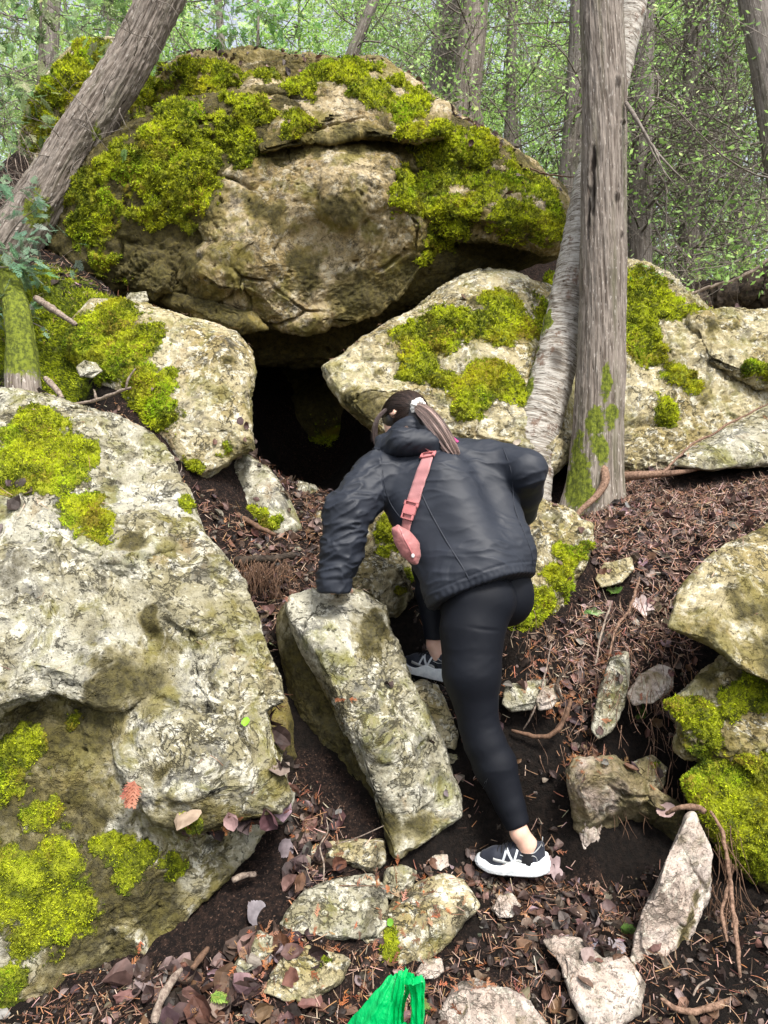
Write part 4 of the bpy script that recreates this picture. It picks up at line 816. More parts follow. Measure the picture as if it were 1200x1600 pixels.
for path, lb, mt, nl, nm in [
  ([(722, 230, 7.9, 66), (724, 190, 7.9, 58), (728, 150, 7.9, 46), (737, 60, 7.9, 42), (742, -20, 7.9, 40), (748, -200, 7.9, 36)], 'grey cedar trunk rising behind the mossy top of the great boulder, nearer of the pair', 'cedar', 26, 'cedar_tree'),
  ([(684, 240, 8.5, 44), (688, 150, 8.5, 38), (694, 60, 8.5, 36), (702, -20, 8.5, 34), (708, -200, 8.5, 30)], 'darker cedar trunk close on the left of the one behind the boulder top', 'cedar_dark', 16, 'cedar_tree'),
  ([(540, 130, 7.2, 20), (552, 80, 7.2, 17), (568, 40, 7.2, 15), (588, -10, 7.2, 14), (610, -100, 7.2, 12)], 'thin dark tree leaning right above the bright moss on the boulder top', 'cedar_dark', 8, 'cedar_tree'),
  ([(1300, 560, 5.6, 56), (1262, 430, 5.6, 50), (1235, 330, 5.6, 46), (1215, 230, 5.6, 44), (1200, 130, 5.6, 42), (1185, 50, 5.6, 40), (1172, -20, 5.6, 38), (1150, -200, 5.6, 34)], 'dark trunk leaning in at the upper right edge', 'cedar_dark', 22, 'cedar_tree'),
  ([(884, 420, 7.0, 46), (890, 300, 7.0, 38), (898, 200, 7.0, 34), (904, 100, 7.0, 32), (910, -100, 7.0, 28)], 'shaded trunk just left of the tall grey cedar, half hidden by it', 'cedar_dark', 20, 'cedar_tree'),
  ([(995, 470, 7.2, 40), (1000, 330, 7.2, 36), (1004, 200, 7.2, 32), (1006, 0, 7.2, 30), (1010, -150, 7.2, 28)], 'shaded trunk just right of the tall grey cedar among bare branches', 'cedar_dark', 90, 'cedar_tree'),
  ([(1075, 470, 8.6, 34), (1078, 300, 8.6, 28), (1080, 150, 8.6, 26), (1085, -50, 8.6, 24)], 'slim trunk in the thicket of bare branches at the upper right', 'cedar_dark', 110, 'cedar_tree'),
  ([(1165, 440, 9.5, 30), (1150, 300, 9.5, 24), (1140, 150, 9.5, 22), (1130, -50, 9.5, 20)], 'slim trunk behind the right-edge trunk, leaning left', 'cedar_dark', 60, 'cedar_tree'),
  ([(68, 260, 8.5, 34), (72, 150, 8.5, 28), (78, 60, 8.5, 26), (84, -60, 8.5, 24)], 'upright dark trunk far left behind the moss-edged boulder', 'cedar_dark', 16, 'cedar_tree'),
  ([(795, 260, 9.0, 18), (798, 150, 9.0, 15), (800, 50, 9.0, 14), (806, -60, 9.0, 12)], 'thin sapling trunk in the gap between the boulder top and the tall grey cedar', 'cedar_dark', 24, 'cedar_tree')]:
    root = tree(path, lb, mt, None, name=nm, nu=40, nv=120, depth=.010, seed=int(path[0][0]), flare=.2)
    O, D, L, r0 = limbs_for(path, nl, .15, 1., (.6, 1.9), .013 if nl > 50 else .010); _, tp, td = twig_mesh('dead_branches', O, D, L, r0, root, n2=9, n3=4, wob=.55, droop=.03)
    cen = tp[rng.random(len(tp)) < .25]; cloud(cen, 1400+nl*40, .08, .045, GRN, root)
# ---- forest behind: four kinds of tree, copied
def forest_tree(label, h, rad, nl, nleaf, spread, size, pal, lo, name, L=(.6, 1.5), mat='cedar_dark'):
    x, y = 0., 12.; z = float(ground_z([x], [y], False)[0]); root = empty(name, (x, y, z), label, 'tree', 'trees of the wood behind the boulders')
    S = np.array([[x, y, z-.3], [x+.05, y, z+h*.3], [x-.05, y+.05, z+h*.7], [x+.1, y, z+h]]); C = smooth_path(S, 40)
    V, Q = tubes(C[None], np.linspace(rad, rad*.3, 40)[None], 12); V = V+.01*np.stack([vnoise(V*[9, 9, 2]+i*7) for i in range(3)], 1)
    sq = (39*12); s_ = np.repeat(np.linspace(0, h, 40), 12); th = np.tile(np.arange(12)*2*np.pi/12, 40)
    mesh('trunk', V, Q, M[mat], root, attrs={'bk': np.stack([th*rad, s_, th*0], 1), 'moss': th*0, 'dark': th*0})
    k = rng.uniform(lo, 1, nl); O = C[(k*39).astype(int)]; a = rng.uniform(0, 2*np.pi, nl); D = np.stack([np.cos(a), np.sin(a), rng.normal(.05, .25, nl)], 1)
    Ls = rng.uniform(L[0], L[1], nl)*(1.1-k*.5)
    _, tp, td = twig_mesh('branches', O, D, Ls, np.full(nl, .012), root, n2=5, n3=2, wob=.35)
    cloud(tp[rng.random(len(tp)) < .8], nleaf, spread, size, pal, root)
    return root
G1 = [(.36, .58, .12), (.48, .74, .18), (.60, .82, .28), (.24, .42, .09)]; G2 = [(.24, .38, .12), (.36, .52, .19), (.46, .62, .27), (.16, .26, .08)]; G3 = [(.42, .60, .18), (.56, .74, .32), (.32, .50, .13)]
protos = [forest_tree('slender broadleaf tree with fresh bright green leaves in the wood behind', 7.5, .045, 46, 14000, .13, .060, G1, .08, 'broadleaf_tree', (.7, 1.9)),
          forest_tree('feathery cedar with dull green sprays in the wood behind', 9.5, .065, 70, 13000, .10, .052, G2, .12, 'cedar_tree', (.6, 1.6)),
          forest_tree('pale green young tree lit from above in the wood behind', 5., .035, 44, 12000, .13, .064, G3, .05, 'broadleaf_tree', (.5, 1.5)),
          forest_tree('tall bare-stemmed cedar with foliage only high up in the wood behind', 11, .075, 60, 6000, .12, .065, G2, .35, 'cedar_tree', (.6, 1.8))]
def copy_tree(o, parent=None):
    c = o.copy(); COL.objects.link(c); c.parent = parent
    for ch in list(o.children): copy_tree(ch, c)
    return c
spots = []
r2 = np.random.default_rng(77)
for (Y, n) in ((10, 4), (12, 6), (15, 8), (18, 9), (22, 10)):
    for i in range(n):
        x = (-.62+1.24*(i+.5+r2.uniform(-.35, .35))/n)*Y; spots.append((x, Y+r2.uniform(-.9, .9), r2.choice([0, 1, 2, 3, 0, 2])))
used = [0]*4
for (x, y, k) in spots:
    k = int(k); o = protos[k] if not used[k] else copy_tree(protos[k]); used[k] += 1
    s = r2.uniform(.85, 1.25); o.location = (x, y, float(ground_z([x], [y], False)[0])-.1); o.rotation_euler = (r2.normal()*.04, r2.normal()*.05, r2.uniform(0, 6.28)); o.scale = (s, s, s)
for k in range(4):
    if not used[k]: protos[k].location = (r2.uniform(-6, 6), 13+k, float(ground_z([0], [13.+k], False)[0]))
# far-off wood that reads as one mass
n = 90000; C = np.stack([rng.uniform(-22, 22, n), rng.uniform(24, 34, n), rng.uniform(3, 27, n)], 1); keep = fbm(C, .35, 4, 5)+.25*fbm(C, 1.6, 2, 6) > -.03; C = C[keep]; n = len(C)
Nn = rand_unit(n)+[0, -.5, .5]; Nn /= np.linalg.norm(Nn, axis=1, keepdims=True); D = np.cross(Nn, rand_unit(n)); D /= np.linalg.norm(D, axis=1, keepdims=True); W = np.cross(Nn, D); L = rng.uniform(.12, .34, n)[:, None]
V = np.stack([C-D*L/2, C+W*L*.3, C+D*L/2, C-W*L*.3], 1).reshape(-1, 3); cc = tints(G1+G3+G2[:2], n); tag(mesh('distant_wood', V, np.arange(4*n).reshape(-1, 4), M['leaf'], smooth=False, attrs={'tint': np.repeat(cc, 4, 0)}, origin=(0, 28, 7)),
  'bright green mass of far-off foliage filling the background', 'wood', kind='stuff')
# low green undergrowth behind the boulders
n = 26000; C = np.stack([rng.uniform(-6, 7, n), rng.uniform(7.2, 13, n), np.zeros(n)], 1); C[:, 2] = ground_z(C[:, 0], C[:, 1], False); hh = np.clip(fbm(C, .9, 3, 4)+.3, .0, 1.); C[:, 2] += rng.random(n)*hh*1.5
Nn = rand_unit(n)+[0, -.3, .8]; Nn /= np.linalg.norm(Nn, axis=1, keepdims=True); D = np.cross(Nn, rand_unit(n)); D /= np.linalg.norm(D, axis=1, keepdims=True); W = np.cross(Nn, D); L = rng.uniform(.03, .08, n)[:, None]
V = np.stack([C-D*L/2, C+W*L*.3, C+D*L/2, C-W*L*.3], 1).reshape(-1, 3); tag(mesh('undergrowth', V, np.arange(4*n).reshape(-1, 4), M['leaf'], smooth=False, attrs={'tint': np.repeat(tints(G1+G3, n), 4, 0)}, origin=(0, 9, 4)), 'low green undergrowth on the hill behind the boulders', 'undergrowth', kind='stuff')
# ---- cedar sprays close by on the left
def frond_mesh(tips, dirs, size, pal, parent, name='sprays', pairs=7, r=rng):
    n = len(tips); D = dirs/np.linalg.norm(dirs, axis=1, keepdims=True)+[0, 0, -.15]; D /= np.linalg.norm(D, axis=1, keepdims=True); U = rand_unit(n, r)*.5+[0, -.5, .8]; W = np.cross(D, U); W /= np.linalg.norm(W, axis=1, keepdims=True); U = np.cross(W, D)
    L = size*r.uniform(.7, 1.3, n); vs, qs, ts, m = [], [], [], 0; col = tints(pal, n, r)
    def ad(v, q, c, per):
        nonlocal m
        vs.append(v); qs.append(q+m); m += len(v); ts.append(np.repeat(c, per, 0))
    ad(*strips(tips, D, W, L, L*.03, 2, .15, .5), col, 6)
    for i in range(pairs):
        for sd in (-1, 1):
            t = (i+.5)/pairs; d = D*.8+sd*W*.65+.15*rand_unit(n, r); d /= np.linalg.norm(d, axis=1, keepdims=True); w = np.cross(U, d); l = L*.55*(1-.7*t)*r.uniform(.7, 1.2, n)
            o = tips+D*(L*t)[:, None]; ad(*strips(o, d, w, l, L*.07, 2, .1, .5), col, 6)
            for s2 in (-1, 1):
                d2 = d*.8+s2*w*.6; d2 /= np.linalg.norm(d2, axis=1, keepdims=True); ad(*strips(o+d*(l*.4)[:, None], d2, np.cross(U, d2), l*.5, L*.06, 1, 0, .6), col, 4)
    return mesh(name, np.concatenate(vs), np.concatenate(qs), M['leaf'], parent, smooth=False, attrs={'tint': np.concatenate(ts)})
SP = [(.22, .34, .13), (.32, .44, .20), (.14, .23, .08), (.40, .50, .26)]
def sapling(loc, label, n, spread, L, size, dirv, pal=SP, name='cedar_sapling', fr=1.):
    root = empty(name, loc, label, 'sapling'); loc = np.array(loc)
    O = loc+rng.normal(size=(n, 3))*np.array(spread)*.3+[0, 0, spread[2]*.4]; O[:, 2] = loc[2]+rng.uniform(0, 1, n)*spread[2]
    D = rand_unit(n)*.7+np.array(dirv); _, tp, td = twig_mesh('branches', O, D, np.full(n, L)*rng.uniform(.6, 1.2, n), np.full(n, .005), root, n2=5, n3=3, wob=.3)
    C = smooth_path(np.array([loc-[0, 0, .1], loc+[.02, 0, spread[2]*.5], loc+[0, .03, spread[2]*1.05]]), 16); V, Q = tubes(C[None], np.linspace(.02, .008, 16)[None], 8); mesh('stem', V, Q, M['twig'], root)
    k = rng.random(len(tp)) < fr; frond_mesh(tp[k], td[k], size, pal, root); return root
sapling(at(-10, 500, 4.3), 'small cedar with pale blue-green sprays at the left edge below the leaning trunk', 22, (.25, .2, .8), .34, .075, (.3, -.4, .0), [(.22, .34, .22), (.30, .42, .30), (.15, .25, .14)])
sapling(at(225, 150, 5.6), 'young cedar with light green sprays around the top of the leaning trunk', 16, (.7, .3, 1.0), .45, .10, (0, -.2, .1), fr=.7)
sapling(at(60, 170, 6.8), 'young cedar with drooping green sprays at the upper left behind the boulder', 24, (1.0, .6, 1.6), .6, .12, (.1, -.3, 0), fr=.7)
sapling(at(-30, 250, 6.0), 'young cedar half cut off by the left edge, above the dead brush', 18, (.6, .4, 1.2), .5, .11, (.3, -.2, 0), fr=.6)
sapling(at(400, 130, 7.4), 'light green cedar sapling standing behind the top of the great boulder', 20, (.9, .4, 1.1), .5, .12, (0, -.2, .1), [(.22, .38, .10), (.30, .48, .16), (.15, .27, .07)])
# dead brush at the left edge
b = empty('brush', at(10, 300, 5.4), 'tangle of pale dead twigs at the left edge under the young cedars', 'brush'); n = 60
O = np.array([at(rng.uniform(-60, 70), rng.uniform(200, 340), rng.uniform(5.2, 6)) for _ in range(n)]); twig_mesh('twigs', O, rand_unit(n)+[.3, -.2, 0], rng.uniform(.3, .7, n), np.full(n, .004), b, mat='stick', n2=4, n3=2, wob=.5)
b = empty('fallen_branch', at(985, 170, 4.05), 'bare forked dead branch hanging right of the tall grey cedar', 'branch')
P = smooth_path(np.array([at(978, 160, 4.1), at(1000, 195, 4.0), at(1022, 232, 3.95), at(1048, 262, 3.9), at(1072, 284, 3.9)]), 20); P2 = smooth_path(np.array([at(1020, 228, 3.95), at(1030, 250, 3.9), at(1041, 278, 3.9)]), 20)
V, Q = tubes(np.stack([P, P2]), np.stack([np.linspace(.011, .003, 20), np.linspace(.007, .002, 20)]), 6); mesh('stem', V+.004*np.stack([vnoise(V*30+i*5) for i in range(3)], 1), Q, M['twig'], b)
# ================================================================== sticks, roots and single leaves one can point at
stick('stick', [(110, 632, 3.55, .006), (150, 625, 3.5, .008), (185, 612, 3.45, .007), (205, 605, 3.42, .005)], M['stick'], 'crooked bare twig on the mossy left bank above the leafy gully', 'stick', forks=[[(196, 608, 3.43, .005), (200, 592, 3.42, .005), (212, 575, 3.42, .003)], [(150, 624, 3.5, .006), (148, 612, 3.5, .005), (146, 608, 3.5, .002)]], jitter=.004)
stick('stick', [(300, 770, 4.0, .010), (350, 792, 3.9, .014), (400, 822, 3.8, .013), (432, 836, 3.75, .009)], M['root_dark'], 'dark reddish broken branch lying in the leaves below the smooth pinkish-grey stone', 'stick', jitter=.006)
stick('root', [(366, 878, 3.45, .016), (400, 874, 3.42, .018), (435, 872, 3.42, .017), (462, 868, 3.45, .014)], M['darkwood'], 'black rotten root along the top of the little soil bank between outcrop and slab', 'root', rough=.4, jitter=.01)
stick('root', [(115, 470, 4.2, .016), (155, 490, 4.1, .018), (200, 500, 4.05, .014), (240, 520, 4.0, .008)] if False else [(55, 465, 4.2, .022), (85, 485, 4.1, .018), (120, 508, 4.0, .012)], M['stick'], 'grey surface root crossing the moss at the upper left bank', 'root')
stick('root', [(70, 590, 3.75, .012), (85, 605, 3.7, .015), (98, 622, 3.65, .010)], M['stick'], 'short grey root end sticking out of the moss on the left bank', 'root')
so_ = trunk([(6, 400, 4.3, 22), (12, 430, 4.25, 28), (20, 460, 4.2, 32), (28, 500, 4.1, 36), (34, 560, 4.05, 44), (38, 640, 4.0, 56)], 'cedar', nu=60, nv=120, depth=.014, name='tree_stump', moss=[(20, 450, 60, 70), (30, 530, 60, 60)], seed=5); tag(so_, 'mossy dead stem at the left edge among the pale blue-green sprays', 'stump')
stick('stick', [(240, 1600, 2.12, .012), (252, 1560, 2.18, .012), (268, 1535, 2.22, .011), (285, 1512, 2.26, .008)], M['stick'], 'thick weathered stick standing out of the leaves at the bottom left', 'stick', jitter=.004)
stick('stick', [(300, 1515, 2.27, .009), (312, 1498, 2.3, .010), (326, 1480, 2.33, .008)], M['root_dark'], 'short reddish stick in the leaves left of the wide slab stone', 'stick')
stick('stick', [(362, 1376, 2.5, .009), (380, 1368, 2.52, .011), (400, 1366, 2.54, .009)], M['stick'], 'curl of pale bark among brown leaves beside the outcrop foot', 'bark')
stick('twig', [(505, 1382, 2.5, .0022), (506, 1350, 2.52, .0025), (500, 1322, 2.55, .0025), (512, 1300, 2.58, .0022), (510, 1280, 2.6, .0018)], M['stick'], 'thin curved pale twig upright in front of the thin stone', 'twig')
stick('twig', [(505, 1383, 2.5, .0022), (545, 1384, 2.48, .002), (600, 1384, 2.46, .0015)], M['root_dark'], 'fine dark twig lying across the top of the wide slab stone', 'twig')
stick('twig', [(528, 1318, 2.62, .002), (560, 1308, 2.6, .002), (600, 1290, 2.58, .0015)], M['stick'], 'fine grey twig leaning on the foot of the leaning slab', 'twig')
stick('root', [(1108, 1265, 2.62, .005), (1128, 1300, 2.58, .006), (1138, 1360, 2.5, .006), (1146, 1420, 2.42, .0075), (1152, 1480, 2.34, .0065), (1160, 1545, 2.28, .004)], M['root'], 'long hanging root right of the pointed upright stone', 'root', rough=.3, forks=[[(1140, 1380, 2.48, .006), (1128, 1420, 2.44, .006), (1136, 1470, 2.38, .005)]], jitter=.006)
stick('root', [(1030, 1562, 2.2, .006), (1070, 1580, 2.18, .009), (1120, 1572, 2.2, .009), (1158, 1555, 2.26, .008)], M['root'], 'pale rough root lying at the bottom right of the black soil', 'root', jitter=.006)
stick('root', [(1080, 1590, 2.2, .003), (1095, 1572, 2.22, .003), (1110, 1560, 2.24, .003), (1128, 1556, 2.25, .002)] if False else [(1083, 1556, 2.22, .003), (1092, 1540, 2.24, .003), (1108, 1530, 2.25, .002)], M['stick'], 'tiny forked pale twig near the long hanging root', 'twig')
stick('root', [(1040, 1272, 2.75, .006), (1062, 1262, 2.72, .009), (1090, 1262, 2.7, .012), (1102, 1270, 2.68, .010)], M['root'], 'cut pinkish root end above the tip of the pointed stone', 'root')
stick('root', [(1008, 880, 3.4, .006), (990, 940, 3.3, .006), (965, 1010, 3.15, .006), (930, 1060, 3.05, .005), (890, 1110, 2.95, .004)] if False else [(1000, 900, 3.42, .005), (985, 950, 3.3, .006), (962, 985, 3.22, .006), (950, 1030, 3.12, .004)], M['root'], 'thin reddish root running down the bank beside the long upright stone', 'root', jitter=.008)
stick('root', [(955, 940, 3.32, .004), (940, 990, 3.2, .005), (930, 1040, 3.1, .004)], M['stick'], 'straight pale rootlet down the bank left of the thin reddish root', 'root', jitter=.004)
stick('twig', [(818, 1140, 2.98, .003), (835, 1110, 2.95, .0035), (850, 1060, 2.98, .0035), (862, 1005, 3.05, .003)], M['stick'], 'thin white twig leaning in front of the pale rough stone by her knee', 'twig', jitter=.004)
stick('root', [(800, 1140, 2.98, .007), (850, 1152, 2.93, .009), (880, 1130, 2.93, .010), (892, 1090, 2.95, .008)], M['root_dark'], 'curved red-brown root in the black soil right of her knee', 'root', jitter=.008)
stick('twig', [(880, 1095, 2.93, .005), (870, 1070, 2.95, .006), (888, 1040, 2.98, .004)], M['darkwood'], 'dark snag of wood standing in the bank right of the white twig', 'stick')
stick('root', [(1035, 740, 4.0, .007), (1075, 700, 4.1, .007), (1130, 668, 4.15, .006), (1200, 630, 4.2, .005)], M['root'], 'root creeping along the edge of the pale flat-topped rock at right', 'root', jitter=.008)
stick('fallen_log', [(1070, 478, 6.0, .05), (1120, 470, 5.9, .10), (1180, 456, 5.8, .15), (1260, 430, 5.7, .2)], M['darkwood'], 'black rotten log at the right edge on top of the outcrop', 'log', sides=28, rough=.35, jitter=.03)
stick('stick', [(985, 465, 5.6, .006), (1050, 466, 5.5, .009), (1110, 448, 5.45, .011), (1165, 430, 5.4, .013), (1215, 395, 5.35, .014)], M['stick'], 'long pale bare branch resting on the black rotten log', 'branch', jitter=.01)
stick('stick', [(800, 248, 5.3, .006), (840, 268, 5.2, .006), (870, 275, 5.15, .005), (905, 277, 5.1, .003)], M['root_dark'], 'thin dead branch jutting right off the mossy shoulder of the great boulder', 'stick', jitter=.01)
# fringe of rootlets hanging under the black rotten root and out of the soil bank
def rootlets(name, n, box, Y, Ln, label, mat, r0=.0022):
    x = rng.uniform(box[0], box[2], n); y = rng.uniform(box[1], box[3], n); O = np.array([at(a, b, Y+rng.uniform(-.05, .06)) for a, b in zip(x, y)])
    D = np.stack([rng.normal(0, .35, n), rng.normal(-.35, .3, n), -np.ones(n)], 1); D /= np.linalg.norm(D, axis=1, keepdims=True)
    P = grow(O, D, rng.uniform(Ln*.4, Ln, n), 10, .45, .10); V, Q = tubes(P, r0*rng.uniform(.4, 1.2, (n, 1))*np.linspace(1, .4, 10)[None], 4); return tag(mesh(name, V, Q, M[mat]), label, 'roots', kind='stuff')
rootlets('rootlets', 110, (375, 872, 452, 890), 3.40, .22, 'fringe of thin hanging rootlets under the black rotten root', 'root_dark')
rootlets('rootlets', 150, (820, 940, 1080, 1190), 2.98, .16, 'tangle of thin reddish rootlets in the black soil bank on the right', 'root', .0018)
rootlets('rootlets', 60, (900, 1190, 1080, 1270), 2.90, .16, 'thin roots hanging over the dark hollow', 'root_dark', .002)
rootlets('rootlets', 60, (1095, 1290, 1160, 1420), 2.62, .22, 'thin roots beside the pointed upright stone', 'root_dark', .002)
def leaf(px, py, Y, size, col, label, name='fallen_leaf', tilt=.5, face=.5, cat='leaf', on=True, wdt=.7, lobed=0):
    """one leaf, slightly cupped, laid on what is seen at that pixel"""
    org = Vector((0, 0, CH)); d = Vector(at(px, py, 1.)-np.array([0, 0, CH])).normalized(); h, p, n, i, o, _ = scene.ray_cast(dg, org, d)
    c = np.array(p) if h else at(px, py, Y); n = np.array(n) if h else np.array([0, -1., .5])
    n = n+tilt*rng.normal(size=3)*.5+np.array([0, -face, .2]); n /= np.linalg.norm(n); a = np.cross(n, rng.normal(size=3)); a /= np.linalg.norm(a); b = np.cross(n, a)
    m, k = 36, 8; th = np.linspace(0, 2*np.pi, m, endpoint=False); rr = 1-.35*np.abs(np.cos(th/2))**8+(.22*np.cos(th*lobed) if lobed else 0)+.05*rng.normal(size=m)
    V = [np.zeros((1, 3))]; cup = rng.normal(.15, .15)
    for j in range(1, k+1):
        q = j/k; x = rr*np.cos(th)*q; y = rr*np.sin(th)*q*wdt; V.append(np.stack([x, y, cup*y*y*2+.12*x*x+.04*np.sin(5*x+2*y)*q], 1))
    V = np.concatenate(V)*size/2; V = c+n*.008+V[:, :1]*a+V[:, 1:2]*b+V[:, 2:]*n
    Q = [[0, 0, 0, 0]]*0; idx = np.arange(m)+1
    q1 = np.stack([idx[::2], np.roll(idx, -1)[::2], np.roll(idx, -2)[::2], np.zeros(m//2, int)], 1); Q = [q1]
    for j in range(k-1): r0 = 1+j*m+np.arange(m); r1 = r0+m; Q.append(np.stack([r0, r1, np.roll(r1, -1), np.roll(r0, -1)], 1))
    o = mesh(name, V, np.concatenate(Q), M['litter'], attrs={'tint': np.tile(col, (len(V), 1))*(1+.15*fbm(V, 80, 2, 4)[:, None])}); return tag(o, label, cat)
leaf(398, 1428, 2.45, .11, (.17, .15, .16), 'large round grey-mauve leaf on the pile left of the wide slab stone')
leaf(1000, 945, 3.3, .11, (.45, .36, .34), 'pale pinkish crumpled leaf on the right bank below the litter', lobed=5)
leaf(530, 1272, 2.7, .07, (.75, .75, .74), 'white scrap of bark in the gap left of the leaning slab', name='bark_scrap', cat='bark', wdt=.4)
leaf(384, 1130, 2.5, .035, (.22, .45, .03), 'small bright green leaf lying on the pale outcrop', name='green_leaf')
leaf(428, 1004, 3.1, .05, (.42, .50, .28), 'small pale green leaf in the gap above the leaning slab', name='green_leaf')
leaf(680, 1393, 2.5, .06, (.17, .14, .14), 'dark leaf on soil at the right end of the tan wedge-shaped rock') if False else None
leaf(865, 1358, 2.6, .085, (.30, .22, .22), 'ragged greyish-pink leaf just right of her back shoe heel', lobed=5)
leaf(920, 1474, 2.35, .07, (.30, .29, .33), 'silvery upturned leaf above the flat reddish slab')
leaf(965, 1482, 2.35, .07, (.22, .19, .20), 'grey folded leaf between the flat reddish slab and the pointed stone')
leaf(1045, 1268, 2.8, .08, (.36, .25, .23), 'brown-pink dead leaf hanging at the tip of the pointed stone')
leaf(950, 1418, 2.45, .07, (.13, .085, .08), 'dark brown leaf on litter above the silvery upturned leaf')
leaf(448, 1330, 2.6, .08, (.16, .13, .14), 'dark mauve leaf on the pile beside the thin stone')
leaf(806, 692, 3.9, .06, (.40, .34, .27), 'tan curled shelf of fungus at the foot of the birch', name='bracket_fungus', cat='fungus', wdt=.5)
leaf(885, 905, 3.4, .06, (.20, .12, .09), 'brown curled leaf standing against the blocky rock behind her hip')
leaf(605, 1392, 2.5, .03, (.30, .12, .05), 'tiny orange leaf lying on the tan wedge-shaped rock')
leaf(610, 1438, 2.45, .03, (.16, .36, .04), 'tiny green leaf near the left end of the tan wedge-shaped rock', name='green_leaf')
def sprig(px, py, size, pal, label, n=5):
    org = Vector((0, 0, CH)); d = Vector(at(px, py, 1.)-np.array([0, 0, CH])).normalized(); h, p, nn_, i, o, _ = scene.ray_cast(dg, org, d); c = np.array(p)+np.array([0, -.01, .008])
    nn_ = np.array(nn_); a = np.cross(nn_, rng.normal(size=3)); a /= np.linalg.norm(a); b = np.cross(nn_, a); D = np.array([a*math.cos(t)+b*math.sin(t)+nn_*.3 for t in rng.uniform(-1, 1, n)])
    tag(frond_mesh(np.tile(c, (n, 1)), D, size, pal, None, 'cedar_sprig'), label, 'sprig')
sprig(922, 962, .075, SP, 'pale green cedar sprig lying on the right soil bank')
sprig(968, 1450, .038, [(.16, .28, .06)], 'small bright green cedar sprig above the flat reddish slab')
sprig(212, 1222, .07, [(.50, .20, .13)], 'orange dead cedar frond stuck on the pale outcrop', 3)
sprig(330, 1555, .05, [(.30, .42, .10)], 'yellow-green cedar sprig in the leaves at the bottom left')
sprig(960, 930, .04, [(.18, .30, .06)], 'tiny green sprout at a stone in the litter of the right bank')
sprig(1008, 1120, .05, [(.15, .27, .05)], 'little bright green plant by the knobbly brown rock')
sprig(648, 1560, .06, [(.30, .42, .10)], 'yellowish sprig on the soil just right of the green bag')
sprig(195, 235, .07, [(.30, .42, .14)], 'small leafy plant growing on the great boulder under the leaning trunk', 9)
# ================================================================== the climber
def cloth(name, base, rough, sheen=0., nsc=30, bump=.35, dist=.004, spec=.4, aniso=None):
    t = NT(name); P = t.co()
    n = t.noise(t.mapv(P, aniso) if aniso else P, nsc, 5, .6, .4); wv = t.noise(P, 900, 2, .5)
    c = t.mix(t.noise(P, 6, 3), tuple(b*.8 for b in base), tuple(b*1.25 for b in base))
    return t.fin(c, rough, t.m2('ADD', n, t.m2('MULTIPLY', wv, .04)), dist, bump, spec, Sheen_Weight=sheen)
M['jacket'] = cloth('navy black shell', (.013, .016, .024), .6, .0, 70, .12, .002, .34)
M['leggings'] = cloth('black leggings', (.0026, .0036, .0070), .66, 0., 40, .12, .003, .22)
M['sock'] = cloth('black sock', (.008, .008, .01), .9)
M['upper'] = cloth('navy mesh shoe upper', (.012, .015, .026), .7, .1, 300, .6, .002)
M['midsole'] = simple('white foam midsole', (.62, .66, .68), (.74, .77, .78), 60, .6, 3, .002)
M['greyfoam'] = simple('grey shoe trim', (.30, .31, .31), (.38, .38, .37), 60, .6, 3, .002)
M['outsole'] = simple('black rubber', (.012, .012, .012), (.03, .03, .03), 120, .8)
M['logo'] = simple('pale grey trim', (.50, .53, .56), (.62, .65, .68), 60, .5)
M['pink'] = cloth('dusty pink webbing', (.38, .165, .165), .7, .1, 200, .5, .002)
M['pinkdk'] = cloth('dusty rose nylon', (.30, .115, .11), .6, .1, 30, .5, .006)
M['pinkpl'] = simple('rose plastic', (.44, .15, .15), (.50, .18, .18), 30, .35, 2, .001)
M['silver'] = simple('silver zip pull', (.6, .6, .6), (.7, .7, .7), 30, .3)
M['scrunchie'] = simple('white scrunchie', (.72, .68, .62), (.85, .82, .77), 90, .85, 4, .008)
M['magenta'] = simple('magenta lining', (.30, .03, .12), (.40, .05, .18), 60, .6)
def skin_mat():
    t = NT('skin'); n = t.noise(t.co(), 60, 4); c = t.mix(n, (.56, .33, .24), (.68, .44, .34))
    return t.fin(c, .5, n, .001, .3, .4, Subsurface_Weight=.15, Subsurface_Scale=.01)
M['skin'] = skin_mat()
def hair_mat():
    t = NT('hair'); a = t.attr('tint', 'Color'); return t.fin(a, .38, None, spec=.5)
M['hair'] = hair_mat()
person = empty('person', at(790, 1390, 2.72), 'climber in dark jacket and black leggings, seen from behind, leaning toward the cave mouth', 'person')
J = lambda px, py, Y: at(px, py, Y)
hipL, kneeL, ankL = J(750, 965, 2.86), J(748, 1132, 2.84), J(812, 1302, 2.76)
hipR, kneeR, ankR = J(772, 935, 3.05), J(672, 885, 3.34), J(679, 1008, 3.22)
shL, elL, wrL = J(592, 742, 3.06), J(543, 800, 2.94), J(521, 918, 2.90)
shR, elR, wrR = J(768, 722, 3.12), J(822, 736, 3.02), J(818, 802, 3.22)
neck, head = J(648, 690, 3.14), J(632, 652, 3.2)
fdir = np.array([-.62, .52, -.58]); fdir /= np.linalg.norm(fdir)          # where the face points
hup = np.array([-.12, .62, .78]); hup -= fdir*(hup@fdir); hup /= np.linalg.norm(hup); hsd = np.cross(fdir, hup)   # hsd: her right
